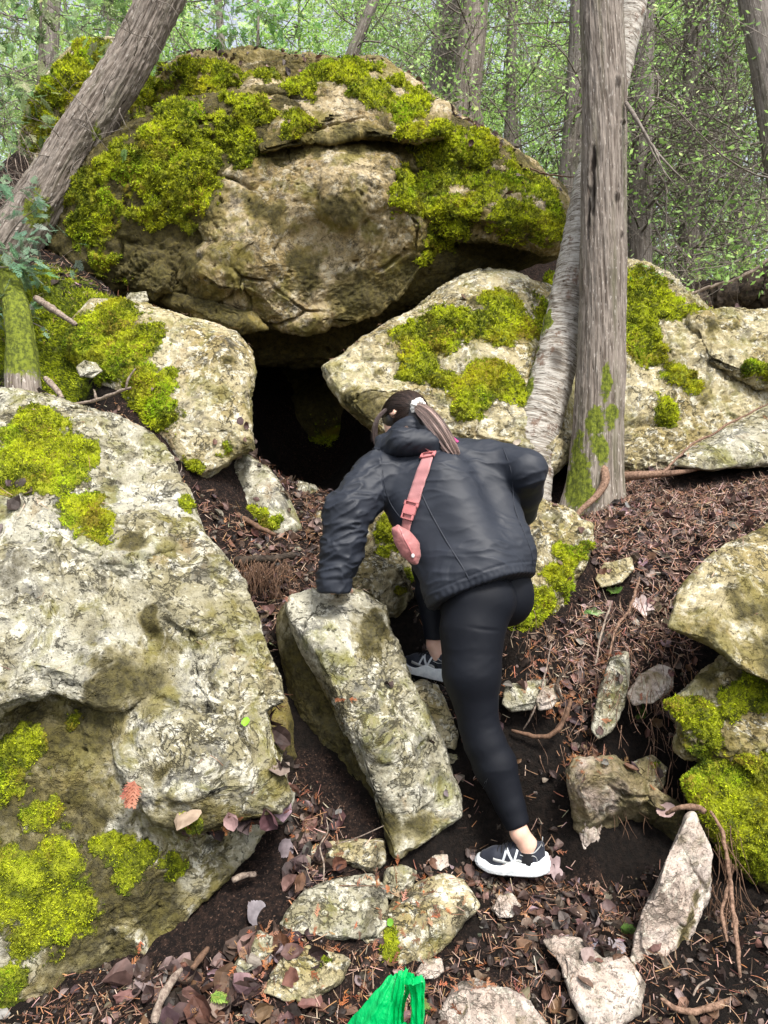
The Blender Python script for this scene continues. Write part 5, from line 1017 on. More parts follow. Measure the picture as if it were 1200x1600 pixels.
def hand(s, w, d, up, side, sc=1.):
    """palm from the wrist w along d, five bent fingers; up = back of the hand, side towards the thumb"""
    d = d/np.linalg.norm(d); up = up/np.linalg.norm(up); p0 = w; p1 = w+d*.05*sc
    for o, l in ((-.028, .075), (-.01, .088), (.01, .092), (.027, .085)):
        k0 = w+d*.075*sc-side*o*sc*-1; s.cone(w+side*o*.5*sc, .017, k0, .013, .014)
        f1 = k0+(d*.45*l+up*.004)*sc; f2 = f1+(d*.33*l-up*.012)*sc; f3 = f2+(d*.24*l-up*.014)*sc
        s.cone(k0, .0105, f1, .0092, .004); s.cone(f1, .0092, f2, .0084, .003); s.cone(f2, .0084, f3, .0072, .003)
    t0 = w+d*.025*sc+side*.022*sc; t1 = t0+(d*.028+side*.026-up*.006)*sc; t2 = t1+(d*.030+side*.008-up*.01)*sc
    s.cone(t0, .014, t1, .0115, .01); s.cone(t1, .0115, t2, .009, .003)
# ---- body: one continuous surface
s = SDF((-.35, 2.5, .12), (.78, 3.75, 2.12), .0052)
def leg(h, m, k, c, a): s.cone(h, .075, m, .072, .03); s.cone(m, .078, k, .050, .02); s.cone(k, .050, c, .054, .02); s.cone(c, .054, (c+a)/2, .036, .01); s.cone((c+a)/2, .036, a, .031, .01)
leg(J(742, 975, 2.90), J(737, 1052, 2.86), kneeL, J(773, 1197, 2.825), ankL); leg(J(785, 938, 3.04), (J(785, 938, 3.04)+kneeR)/2, kneeR, kneeR*.62+ankR*.38, ankR)
def foot(a, toe): s.cone(a, .033, a+[0, 0, -.04], .030, .02); s.cone(a+[0, 0, -.045], .030, a+toe*.08+[0, 0, -.062], .022, .02); s.cone(a+toe*.08+[0, 0, -.062], .022, a+toe*.14+[0, 0, -.066], .016, .02)
toeL = np.array([-.97, .2, -.05]); toeR = np.array([-.88, .45, .16]); ftL, ftR = ankL+[.028, 0, -.042], ankR+[.02, -.01, -.045]; s.cone(ankL, .031, ftL, .031, .02); s.cone(ankR, .031, ftR, .031, .02); foot(ftL, toeL); foot(ftR, toeR)
pel = (hipL+hipR)/2+[0, 0, .06]; chest = J(682, 770, 3.08)
s.cone(pel+[-.02, .0, 0], .085, pel+[.0, .05, .02], .085, .05); s.cone(pel, .085, chest, .11, .08); s.cone((shL+chest)/2, .09, (shR+chest)/2, .09, .06); s.cone(chest, .1, neck, .055, .06)
s.cone(neck, .054, head-fdir*.02-hup*.03, .052, .03)
for a, b, c in ((shL, elL, wrL), (shR, elR, wrR)):
    s.cone(a, .052, b, .04, .04); s.cone(b, .04, c, .027, .02)
s.ell(head, (.078, .098, .1), [hsd, fdir, hup], .02); s.ell(head+fdir*.045-hup*.055, (.055, .055, .062), [hsd, fdir, hup], .03)
s.cone(head+fdir*.10-hup*.015, .010, head+fdir*.115-hup*.045, .014, .012)                 # nose
for q in (-1, 1):
    s.cone(head+fdir*.075+hsd*.033*q-hup*.01, .006, head+fdir*.098+hsd*.033*q-hup*.012, .014, .01, sub=True)
    s.cone(head+fdir*.078+hsd*.033*q-hup*.012, .012, head+fdir*.080+hsd*.033*q-hup*.012, .012, .003)
    e = head+hsd*.080*q-hup*.02-fdir*.012; s.ell(e, (.010, .019, .031), [hsd, fdir*.95-hup*.2, hup], .006); s.ell(e+hsd*.010*q, (.008, .010, .018), [hsd, fdir, hup], .003, sub=True)
    s.cone(head+fdir*.094-hup*.072-hsd*.02, .007, head+fdir*.094-hup*.072+hsd*.02, .007, .004)
hand(s, wrL+[0, .014, .004], np.array([.1, .93, -.15]), np.array([0, .1, 1.]), np.array([1., 0, 0]))
hand(s, wrR+[.0, .015, -.03], np.array([.05, .85, -.5]), np.array([0, .5, .85]), np.array([-1., 0, 0]))
V, Q = s.mesh(); V = relax(V, Q, 2); mesh('body', V, Q, M['skin'], person)
# ---- leggings
s = SDF((-.1, 2.45, .18), (.82, 3.62, 1.5), .0055)
def cyl(a, ra, b, rb, k=.02): s.cone(a, ra, b, rb, k)
tm = J(737, 1052, 2.85)
cyl(J(738, 985, 2.88), .124, tm, .104, .04); cyl(tm, .104, kneeL, .072, .03); cl = J(773, 1195, 2.82)
cyl(kneeL, .072, J(757, 1160, 2.83), .074, .02); cyl(J(757, 1160, 2.83), .074, cl, .078, .02); cyl(cl, .078, J(796, 1256, 2.79), .055, .02); cyl(J(796, 1256, 2.79), .055, J(811, 1296, 2.765), .042, .01)
s.ell(J(748, 938, 2.90), (.140, .125, .125), None, .04); s.ell(J(785, 915, 3.03), (.112, .12, .125), None, .012); s.ell(J(728, 925, 3.0), (.12, .12, .12), None, .05)
cyl(J(790, 935, 3.02), .11, kneeR, .078, .03); cr = kneeR*.66+ankR*.34; cyl(kneeR, .074, cr, .066, .02); cyl(cr, .066, ankR+[0, 0, .03], .042, .02)
s.plane(J(811, 1291, 2.765), ankL-J(771, 1198, 2.82)); V, Q = s.mesh()
m = V[:, 2] < -9
V = relax(V, Q, 2); N = vnormals(V, Q)
ax = kneeL-V; near = np.exp(-(ax**2).sum(1)/.045**2); V = V+N*(near*.0022*np.sin((V[:, 2]-kneeL[2])*190+V[:, 0]*60)*sst(-.1, .3, N[:, 0]*-.3+.5))[:, None]
gl = np.exp(-((V-J(760, 985, 2.75))**2).sum(1)/.06**2); V = V-N*(gl*.004*np.exp(-((V[:, 2]-J(760, 985, 2.75)[2]+.15*(V[:, 0]-J(760, 985, 2.75)[0]))/.006)**2))[:, None]
# cut the right cuff above the ankle
keep = ~((V[Q].mean(1)[:, 2] < ankR[2]+.028) & (V[Q].mean(1)[:, 1] > 3.0)); Q = Q[keep]
Nl = vnormals(V, Q); V = V+Nl*(.0022*(1-np.abs(fbm(np.stack([V[:, 0]*7+V[:, 2]*5, V[:, 1]*7, V[:, 2]*11-V[:, 0]*6], 1), 1., 2, 61)))**4*sst(-.2, .3, fbm(V, 5, 2, 62)))[:, None]
leg_o = mesh('leggings', V, Q, M['leggings'], person)
sh = np.array([[0, .1], [.012, .02], [.05, .0], [1, .62], [.11, .11], [.03, .13]])
# small tick mark on the calf and cuff seam
def on_surface(o, px, py, lift=.002):
    org = Vector((0, 0, CH)); d = Vector(at(px, py, 1.)-np.array([0, 0, CH])).normalized(); l = Vector(wloc(o))
    h, p, n, _ = o.ray_cast(org-l, d)
    return (np.array(p+l)+np.array(n)*lift, np.array(n)) if h else (at(px, py, 2.9), np.array([0, -1., 0]))
tk = [(755, 1232), (757, 1226), (761, 1220), (759, 1227), (757, 1231)]
P = [on_surface(leg_o, a, b, .0015)[0] for a, b in [(755, 1232), (757.5, 1229), (760, 1223), (762, 1216), (758, 1222), (755.5, 1227)]]
Pn = np.array(P); Vt = np.concatenate([Pn, Pn+[0, -.0012, 0]]); mesh('leg_mark', Vt, np.array([[6, 7, 8, 9], [6, 9, 10, 11], [0, 3, 2, 1], [0, 5, 4, 3]]), M['logo'], person, smooth=False)
ring = []
def band(o, pts, wid, lift, mat, name, parent, thick=.002, K=40, edge=0.):
    """a strip laid on the surface seen along pixel points"""
    S = smooth_path(np.array([list(p)+[0] for p in pts], float), K)[:, :2]; C, Nn = [], []
    for px, py in S:
        p, n = on_surface(o, px, py, lift); C.append(p); Nn.append(n)
    C = np.array(C); Nn = np.array(Nn)
    for _ in range(4): C[1:-1] = (C[:-2]+C[1:-1]*2+C[2:])/4; Nn[1:-1] = (Nn[:-2]+Nn[1:-1]*2+Nn[2:])/4
    T = np.gradient(C, axis=0); T /= np.linalg.norm(T, axis=1, keepdims=True); W = np.cross(T, Nn); W /= np.linalg.norm(W, axis=1, keepdims=True); U = np.cross(W, T)
    if U[K//2]@Nn[K//2] < 0: U = -U
    n = 7; prof = np.linspace(-1, 1, n); rows = [C[:, None]+W[:, None]*(prof*wid/2)[None, :, None]+U[:, None]*(thick*(1-edge*np.abs(prof)**3))[None, :, None], C[:, None]+W[:, None]*(prof[::-1]*wid/2)[None, :, None]-U[:, None]*thick]
    V = np.concatenate(rows, 1); m = 2*n; idx = np.arange(K*m).reshape(K, m); a, b = idx[:-1], idx[1:]; Q = np.stack([a, np.roll(a, -1, 1), np.roll(b, -1, 1), b], -1).reshape(-1, 4)
    return mesh(name, V.reshape(-1, 3), Q, M[mat] if mat else None, parent), C, T, W, U
# ---- socks
def mini(name, prims, h, mat, parent, k=.01, post=None, it=2, pl=None):
    P = np.array([p[0] for p in prims]+[p[2] for p in prims]); r = max(max(p[1], p[3]) for p in prims)+.01
    s_ = SDF(P.min(0)-r, P.max(0)+r, h)
    for p in prims: s_.cone(*p[:4], p[4] if len(p) > 4 else k)
    if pl is not None: s_.plane(*pl)
    V, Q = s_.mesh(); V = relax(V, Q, it)
    if post: V = post(V, vnormals(V, Q))
    return mesh(name, V, Q, mat, parent)
for a, toe in ((ftL, toeL), (ftR, toeR)):
    mini('sock', [(a+[0, 0, -.012], .037, a+[0, 0, -.05], .034), (a+[0, 0, -.05], .034, a+toe*.05+[0, 0, -.06], .026)], .003, M['sock'], person, pl=(a+[0, 0, -.016], (0, 0, 1)))
# ---- shoes, built along their own length: x to the toe, y to the outer side, z up
def shoe(heel, fwd, upv, right):
    f = np.array(fwd, float); f /= np.linalg.norm(f); u = np.array(upv, float); u -= f*(u@f); u /= np.linalg.norm(u); sd = np.cross(u, f)    # sd: left of the toe direction
    W = lambda P: heel+(np.asarray(P)*[.90, .95, 1.06])@np.array([f, sd, u])
    root = bpy.data.objects.new('shoe', None); COL.objects.link(root); root.parent = person; bpy.context.view_layer.update()
    # wrong-side correction: centre line curves inwards
    def make(nm, fn, mat, h=.0026):
        s_ = SDF((-.03, -.06, -.01), (.285, .06, .13), h); V = None; fn(s_); V, Q = s_.mesh(); V = relax(V, Q, 1)
        flip = np.linalg.det(np.array([f, sd, u])) < 0; V = W(V); Q = Q[:, ::-1] if flip else Q
        return mesh(nm, V, Q, mat, root)
    ys = -1 if right else 1
    def up(s_):
        s_.cone((.035, 0, .05), .033, (.05, 0, .085), .032, .02); s_.cone((.035, 0, .045), .034, (.12, 0, .05), .036, .02); s_.cone((.075, 0, .075), .03, (.14, 0, .058), .028, .03)
        s_.cone((.12, 0, .045), .036, (.19, -.003*ys, .038), .036, .02); s_.cone((.19, -.003*ys, .038), .036, (.232, -.006*ys, .034), .026, .02)
        s_.cone((.022, 0, .06), .026, (.012, 0, .098), .014, .015); s_.cone((.055, 0, .10), .022, (.052, 0, .14), .026, .006, sub=True); s_.plane((0, 0, .022), (0, 0, -1))
    make('upper', up, M['upper'])
    def mid(s_):
        for x0, x1, r0, r1, z in ((.02, .12, .040, .042, .030), (.12, .2, .042, .045, .024), (.2, .238, .045, .034, .020)):
            for zz in (z-.012, z+.002): s_.cone((x0, 0, zz), r0, (x1, -.003*ys, zz-.003), r1, .012)
        s_.plane((0, 0, .045), (.10, 0, 1)); s_.plane((0, 0, .008), (.0, 0, -1))
    # midsole as a lofted band with a wavy upper edge and a lattice of dimples
    nu, nv = 170, 14; a = np.linspace(0, 2*np.pi, nu, endpoint=False); ca, sa = np.cos(a), np.sin(a)
    X = .125+.141*np.sign(ca)*np.abs(ca)**.75; Wd = (.042+.005*np.sin((X/.27)*np.pi)+.004*(X > .15)); Yy = Wd*np.sign(sa)*np.abs(sa)**.62-.004*ys*sst(.12, .26, X)
    zb = .004+.012*sst(.20, .27, X)**1.5+.010*sst(.04, -.02, X); zt = .058-.012*sst(.0, .10, X)-.016*sst(.13, .19, X)+.007*np.exp(-((X-.115)/.022)**2)+.008*sst(.03, -.01, X)+.010*sst(.22, .27, X)
    rows = []
    for j in range(nv):
        t = j/(nv-1); z = zb+(zt-zb)*t; flare = 1+.05*np.sin(t*np.pi)+.05*(1-t); dim = 1-.028*(np.abs(np.sin(X*190+t*7.5*(1 if True else 0)))*np.abs(np.sin(X*190-t*7.5)))**.7*(0 < t < 1)
        rows.append(np.stack([.125+(X-.125)*flare*dim, Yy*flare*dim, z], 1))
    top = rows[-1].copy(); top[:, :2] = top[:, :2]*[1, 1]+([.125, 0]-top[:, :2])*.25; bot = rows[0].copy(); bot[:, :2] = bot[:, :2]+([.125, 0]-bot[:, :2])*.6
    rows = [np.tile([.125, 0, .012], (nu, 1)), bot]+rows+[top, np.tile([.125, 0, .03], (nu, 1))]; V = np.concatenate(rows); m = len(rows); idx = np.arange(m*nu).reshape(m, nu); a_, b_ = idx[:-1], idx[1:]
    Q = np.stack([a_, np.roll(a_, -1, 1), np.roll(b_, -1, 1), b_], -1).reshape(-1, 4); mesh('sole', W(V), Q, M['midsole'], root)
    # dark tread under it
    V2 = []; 
    for k_, (sc_, z0) in enumerate(((.0, -.001), (.93, -.001), (.97, .001), (.985, .006), (.5, .008))):
        r_ = np.stack([.125+(X-.125)*sc_, Yy*sc_, (zb-.004)*(1 if sc_ else 1)+z0], 1); r_[:, 2] += -.0025*(np.sin(X*260) > 0)*(sc_ > .9)*(z0 < .002); 
        if sc_ == 0: r_[:, 2] = z0+.006
        V2.append(r_)
    V = np.concatenate(V2); idx = np.arange(5*nu).reshape(5, nu); a_, b_ = idx[:-1], idx[1:]; Q = np.stack([a_, np.roll(a_, -1, 1), np.roll(b_, -1, 1), b_], -1).reshape(-1, 4); mesh('tread', W(V), Q, M['outsole'], root)
    # grey wedge of trim, letter, laces on the side of the shoe
    upo = [c for c in root.children if c.name.startswith('upper')][0]
    def side(x, z, q, lift=.0015):
        o_ = W([[x, q*.12, z]])[0]; d_ = -sd*q; l = wloc(upo); h, p, nn_, _ = upo.ray_cast(Vector(o_-l), Vector(d_)); return (np.array(p)+l+np.array(nn_)*lift) if h else W([[x, q*.036, z]])[0]
    def stroke(pts, wid, q, nm, mat, lift=.0018):
        S = smooth_path(np.array(pts, float), 16) if len(pts) > 2 else np.array(pts[0])+(np.array(pts[1])-pts[0])*np.linspace(0, 1, 10)[:, None]
        T = np.gradient(S, axis=0); T /= np.linalg.norm(T, axis=1, keepdims=True); nrm = np.stack([-T[:, 1], T[:, 0]], 1); L_ = S+nrm*wid/2; R_ = S-nrm*wid/2
        V = np.array([side(x, z, q, lift) for x, z in np.concatenate([L_, R_])]); inn = np.array([side(x, z, q, -.001) for x, z in np.concatenate([L_, R_])]); k = len(S)
        i = np.arange(k-1); Q = np.concatenate([np.stack([i, i+1, i+k+1, i+k], 1), np.stack([i, i+2*k, i+2*k+1, i+1], 1), np.stack([i+k, i+k+1, i+3*k+1, i+3*k], 1)]); return np.concatenate([V, inn]), Q
    for q in (-1, 1):
        mir = 1      # the letter leans with the shoe
        n0, n1 = (.106, .150)
        Vn, Qn = join([stroke([(.138, .030), (.150, .074)], .0075, q, '', None), stroke([(.150, .074), (.108, .045)], .0075, q, '', None), stroke([(.108, .045), (.120, .078)], .0075, q, '', None)]) if False else join([
            stroke([(.162, .046), (.146, .086)], .0080, q, '', None), stroke([(.146, .085), (.120, .050)], .0085, q, '', None, .0022), stroke([(.120, .048), (.104, .088)], .0080, q, '', None)])
        mesh('letter', Vn, Qn, M['logo'], root, smooth=False)
        Vn, Qn = stroke([(.20, .050), (.165, .046), (.14, .044), (.125, .050), (.10, .056), (.08, .046)], .010, q, '', None, .0012); mesh('side_trim', Vn, Qn, M['greyfoam'], root)
        Vn, Qn = join([stroke([(.095, .075), (.07, .072), (.045, .076), (.03, .068), (.028, .056)], .0022, q, '', None), stroke([(.085, .10), (.07, .088), (.045, .084), (.02, .098), (.006, .112)], .0035, q, '', None)]); mesh('piping', Vn, Qn, M['greyfoam'], root)
    lac = []
    for k in range(5):
        x = .105+.018*k; z = .115-.0065*k-.0005*k*k; pts = smooth_path(np.array([(x-.004, -.026, z-.018), (x, -.012, z-.004), (x+.003, .0, z-.001), (x+.006, .012, z-.004), (x+.008, .026, z-.018)]), 14); lac.append(tubes(W(pts)[None], np.full((1, 14), .0024), 6))
    V, Q = join(lac); mesh('laces', V, Q, M['sock'], root)
    return root
shoe(ankL+np.array([.088, 0, -.143]), toeL+[0, 0, .055], (.05, -.12, 1), False); shoe(ankR+np.array([.075, -.03, -.148]), toeR, (.16, -.2, 1), True)
# ---- jacket
s = SDF((-.42, 2.55, 1.0), (.78, 3.55, 1.92), .0048)
A_ = [((706, 905, 2.90), .108, (643, 775, 3.05), .118), ((752, 890, 2.89), .128, (690, 755, 3.02), .128), ((794, 866, 2.98), .106, (752, 750, 3.10), .112), ((735, 900, 3.0), .12, (690, 760, 3.14), .12)]
for a, ra, b, rb in A_: s.cone(J(*a), ra, J(*b), rb, .06)
s.cone(shL+[.02, 0, -.01], .088, shR+[-.03, 0, -.02], .088, .05); s.cone(J(660, 715, 3.12), .085, J(740, 720, 3.14), .08, .05)
s.cone(shL, .090, elL, .082, .035); s.cone(elL, .084, elL*.5+wrL*.5+[.006, 0, 0], .073, .02); s.cone(elL*.5+wrL*.5+[.006, 0, 0], .073, wrL+[0, 0, .01], .058, .02); s.cone(wrL+[0, 0, .03], .060, wrL+[.002, 0, -.005], .062, .01)
s.cone(shR, .084, elR+[-.006, 0, 0], .080, .035); s.cone(elR, .078, elR*.5+wrR*.5, .066, .02); s.cone(elR*.5+wrR*.5, .066, wrR, .050, .02)
# hood bunched round the neck and standing collar
for a, ra, b, rb in [((598, 700, 3.06), .030, (628, 690, 2.99), .044), ((628, 690, 2.99), .044, (672, 694, 3.0), .040), ((672, 694, 3.0), .040, (706, 700, 3.08), .030), ((640, 682, 3.1), .055, (668, 676, 3.13), .050), ((660, 672, 3.12), .042, (648, 656, 3.14), .030), ((600, 695, 3.1), .035, (610, 690, 3.2), .035), ((612, 690, 3.09), .034, (640, 664, 3.08), .034), ((706, 700, 3.08), .03, (690, 690, 3.2), .05)]: s.cone(J(*a), ra, J(*b), rb, .018)
hemA, hemB = J(668, 948, 2.85), J(836, 896, 2.95); axis = J(750, 905, 2.9)-J(690, 755, 3.02); axis /= np.linalg.norm(axis)
lat = hemB-hemA; hn = axis-lat*(axis@lat)/(lat@lat)
s.cone(J(718, 930, 2.90), .128, J(722, 880, 2.92), .120, .04); s.cone(J(765, 915, 2.92), .150, J(752, 870, 2.96), .130, .04); s.cone(J(786, 905, 2.99), .122, J(780, 850, 3.0), .115, .03)
# the hem plane must not cut the sleeve: cut only round the body
g = [s.lo[i]+s.h*np.arange(s.n[i]) for i in range(3)]; X, Y, Z = np.meshgrid(*g, indexing='ij'); hn /= np.linalg.norm(hn); hp = (X-hemA[0])*hn[0]+(Y-hemA[1])*hn[1]+(Z-hemA[2])*hn[2]
s.f = np.where(X > J(600, 900, 2.9)[0]+.02, np.maximum(s.f, hp), s.f).astype(np.float32)
s.plane(wrL+[0, 0, -.022], (0, 0, -1)) if False else None
g = None; hp2 = (Z < wrL[2]-.018) & (X < J(585, 900, 2.9)[0]); s.f = np.where(hp2, .02, s.f).astype(np.float32)
V, Q = s.mesh(); V = relax(V, Q, 3); N = vnormals(V, Q)
# cloth folds: broad pulls across the back, creases at elbow and armpit, gathered hem
lx = lat/np.linalg.norm(lat); u = V@lx; v = V@axis; wdir = np.stack([u*2.2, v*10, V[:, 1]*4], 1)
f1 = fbm(wdir+.5*np.stack([fbm(V, 4, 2, i) for i in (1, 2, 3)], 1)*[1, 3, 1], 1.25, 2, 5, .35, True)
diag = np.stack([(u+v)*3.0, (u-v)*8, V[:, 1]*4], 1); f2 = fbm(diag, 1.3, 2, 9, .35, True)
arm = np.minimum(np.linalg.norm(V-elL, axis=1), np.linalg.norm(V-elR, axis=1)); am = np.exp(-(arm/.13)**2)
isarm = (V[:, 0] < J(596, 800, 2.95)[0]) & (V[:, 1] < 3.1)
ez = np.stack([V[:, 0]*5, V[:, 1]*5, V[:, 2]*13], 1)+.7*np.stack([fbm(V, 6, 2, i) for i in (4, 5, 6)], 1); f3 = fbm(ez, 1.2, 2, 15, .4, True)
back = ~isarm
wr = (1-np.abs(fbm(np.stack([u*3.5+v*2, v*17-u*7, V[:, 1]*5], 1)+.8*np.stack([fbm(V, 6, 2, i) for i in (11, 12, 13)], 1), 1., 2, 19)))**5*sst(-.3, .3, fbm(V, 5, 2, 23))
wa = (1-np.abs(fbm(np.stack([V[:, 0]*8+V[:, 2]*5, V[:, 1]*8, V[:, 2]*19-V[:, 0]*9], 1)+.8*np.stack([fbm(V, 7, 2, i) for i in (11, 12, 13)], 1), 1., 2, 29)))**5
amp = np.where(back, .0034*f1*(1-am)+.006*f2*am+.003*f2*.6+.0060*wr, .007*f3+.010*wa)
near_sh = np.exp(-((V-(shL+chest)/2)**2).sum(1)/.13**2)+np.exp(-((V-(shR*.7+chest*.3))**2).sum(1)/.10**2)
amp = amp+near_sh*.006*fbm(np.stack([(u*.8-v*.6)*16, (u*.6+v*.8)*3, V[:, 1]*4], 1), 1., 2, 44, .5, True)
hd = np.abs((V-hemA)@hn); hemm = sst(.035, .02, hd)*back; amp = amp*(1-.7*hemm)+hemm*(.0015+.0009*np.sin(u*300)+.0015*fbm(V, 60, 2, 3))-.003*np.exp(-((hd-.037)/.004)**2)*back
cz = V[:, 2]-(wrL[2]-.01); cuffm = sst(.05, .03, cz)*isarm; amp = amp*(1-.5*cuffm)-.004*np.exp(-((cz-.045)/.006)**2)*isarm
hood = np.exp(-((V-J(640, 690, 3.02))**2).sum(1)/.085**2); amp = amp+hood*(.010*fbm(np.stack([u*7, v*34+u*8, V[:, 1]*9], 1), 1, 2, 77, .5, True)+.006*wr)
V = V+N*amp[:, None]
jac = mesh('jacket', V, Q, M['jacket'], person); jac.data.update()
band(jac, [(652, 757), (672, 800), (700, 850), (725, 890), (742, 926)], .006, .001, 'jacket', 'back_seam', person, .0015, edge=.8)
band(jac, [(786, 700), (800, 740), (803, 790), (818, 830), (830, 862), (833, 885)], .004, .001, 'jacket', 'side_seam', person, .0015, edge=.8)
band(jac, [(598, 735), (602, 765), (612, 790), (630, 815)], .004, .001, 'jacket', 'shoulder_seam', person, .0012, edge=.8)
band(jac, [(704, 682), (709, 687), (715, 692)], .014, .003, 'magenta', 'collar_loop', person, .003)
# ---- hair: strands swept back to the scrunchie and the hanging tail
tie = J(652, 634, 3.09); hc = head
def ray_h(d, r=(.086, .106, .108)):
    D = np.stack([d@hsd, d@fdir, d@hup], -1); k = 1/np.sqrt(((D/np.array(r))**2).sum(-1)); return hc+d*k[..., None]
tdir = tie-hc; tdir /= np.linalg.norm(tdir)
st, rr_, tt_ = [], [], []
K = 18; n = 3200; d0 = rand_unit(n*3); x, y, z = d0@hsd, d0@fdir, d0@hup
hairy = (z > -.85) & ~((y > .45) & (z < .38)) & ~((y > .12) & (z < -.12)) & ~((np.abs(x) > .7) & (z < -.05) & (z > -.45) & (np.abs(y+.1) < .2))
d0 = d0[hairy][:n]; n = len(d0); t = np.linspace(0, 1, K)
dd = d0[:, None]*(1-t)[None, :, None]+tdir[None, None]*t[None, :, None]; dd /= np.linalg.norm(dd, axis=2, keepdims=True)+1e-9
P = ray_h(dd); lift = rng.uniform(0, .010, n)[:, None]*np.sin(np.pi*np.clip(t, 0, 1))[None]; P = P+dd*lift[..., None]; e = sst(.8, 1, t)[None, :, None]; P = P*(1-e)+(tie[None, None]+.010*rand_unit(n)[:, None])*e
st.append(P); rr_.append(np.full((n, K), .00085)*np.linspace(1, .9, K)); base = np.array([.040, .024, .018]); tt_.append(np.clip(base*(1+.5*rng.normal(size=(n, 1)))*1., .004, .2))
tail = smooth_path(np.array([J(652, 636, 3.07), J(666, 646, 3.02), J(684, 668, 2.98), (J(700, 694, 2.97)), J(711, 713, 2.965)]), K)
n = 1500; o1 = rng.normal(size=(n, 2)); o1 /= np.maximum(1, np.linalg.norm(o1, axis=1, keepdims=True)/1.3)
wprof = np.interp(t, [0, .15, .4, .75, 1], [.011, .021, .026, .021, .012]); T = np.gradient(tail, axis=0); T /= np.linalg.norm(T, axis=1, keepdims=True); Wt = np.cross(T, [0, -1, 0]); Wt /= np.linalg.norm(Wt, axis=1, keepdims=True); Ut = np.cross(Wt, T)
lump_ = np.round(o1*3)/3*.35+o1*.65
endl = rng.uniform(.82, 1.05, n)
tk_ = np.clip(t[None]*endl[:, None], 0, 1); ti = tk_*(K-1); i0 = np.clip(ti.astype(int), 0, K-2); fr_ = (ti-i0)[..., None]
cen = tail[i0]*(1-fr_)+tail[i0+1]*fr_; wv = np.interp(tk_, t, wprof)
P = cen+Wt[i0]*(lump_[:, :1]*wv)[..., None]+Ut[i0]*(lump_[:, 1:]*wv*.6)[..., None]; P = P+.006*(tk_**1.5)[..., None]*np.stack([vnoise(np.stack([o1[:, 0].repeat(K)*2.2, o1[:, 1].repeat(K)*2.2, np.tile(t, n)*2+i*9], 1)).reshape(n, K) for i in range(3)], -1)*2; st.append(P); rr_.append(np.full((n, K), .0010)*np.linspace(1, .5, K))
mixc = np.clip(.5+.35*rng.normal(size=(n, 1))+.25*np.sin(lump_[:, :1]*7), 0, 1); tt_.append(np.array([.035, .020, .016])*(1-mixc)+np.array([.50, .35, .30])*mixc)
# loose locks: beside the face and behind the ear
for pts, m_, w_, cA in [([(603, 640, 3.12), (590, 655, 3.13), (586, 675, 3.14), (587, 690, 3.15)], 120, .006, (.16, .12, .11)), ([(643, 662, 3.06), (634, 670, 3.03), (622, 682, 3.01)], 60, .005, (.20, .13, .10))]:
    S = smooth_path(np.array([J(*p) for p in pts]), K); q = rng.normal(size=(m_, 1, 3))*w_*np.linspace(.4, 1, K)[None, :, None]; st.append(S[None]+q); rr_.append(np.full((m_, K), .0009)*np.linspace(1, .4, K)); tt_.append(np.array(cA)*rng.uniform(.3, 1.3, (m_, 1)))
P = np.concatenate(st); Rr = np.concatenate(rr_); V, Q = tubes(P, Rr, 3); tint = np.repeat(np.concatenate(tt_), K*3, 0)
hp = SDF(hc-.16, hc+.16, .004); hp.ell(hc, (.084, .102, .105), [hsd, fdir, hup], .001); hp.ell(tie-tdir*.01, (.018, .018, .018), None, .03)
hp.ell(hc+fdir*.112-hup*.055, (.10, .072, .080), [hsd, fdir, hup], .01, sub=True); hp.cone(hc-fdir*.05-hup*.03, .055, hc-fdir*.06-hup*.10, .045, .02); hp.plane(hc-hup*.12-fdir*.02, -hup+fdir*.3)
for q in (-1, 1): hp.ell(hc+hsd*.09*q-hup*.035-fdir*.01, (.025, .020, .028), [hsd, fdir, hup], .008, sub=True)
V2, Q2 = hp.mesh(); V2 = relax(V2, Q2, 2); V, Q = join([(V, Q), (V2, Q2)]); tint = np.concatenate([tint, np.tile([.010, .007, .006], (len(V2), 1))])
mesh('hair', V, Q, M['hair'], person, attrs={'tint': tint})
# scrunchie: a gathered ring round the root of the tail
a = np.linspace(0, 2*np.pi, 72, endpoint=False); ax_ = tail[3]-tail[0]; ax_ /= np.linalg.norm(ax_); e1 = np.cross(ax_, [0, -1, .2]); e1 /= np.linalg.norm(e1); e2 = np.cross(ax_, e1)
b = np.linspace(0, 2*np.pi, 16, endpoint=False); AA, BB = np.meshgrid(a, b, indexing='ij'); rt = .0125*(1+.13*np.sin(AA*11+BB*.7)+.14*np.sin(AA*5+1)); R0 = .021
V = (tie+ax_*.004)+(R0+rt*np.cos(BB))[..., None]*(np.cos(AA)[..., None]*e1+np.sin(AA)[..., None]*e2)+(rt*np.sin(BB)*1.15)[..., None]*ax_
idx = np.arange(72*16).reshape(72, 16); Q = np.stack([idx, np.roll(idx, -1, 0), np.roll(np.roll(idx, -1, 0), -1, 1), np.roll(idx, -1, 1)], -1).reshape(-1, 4); mesh('scrunchie', V.reshape(-1, 3), Q, M['scrunchie'], person)

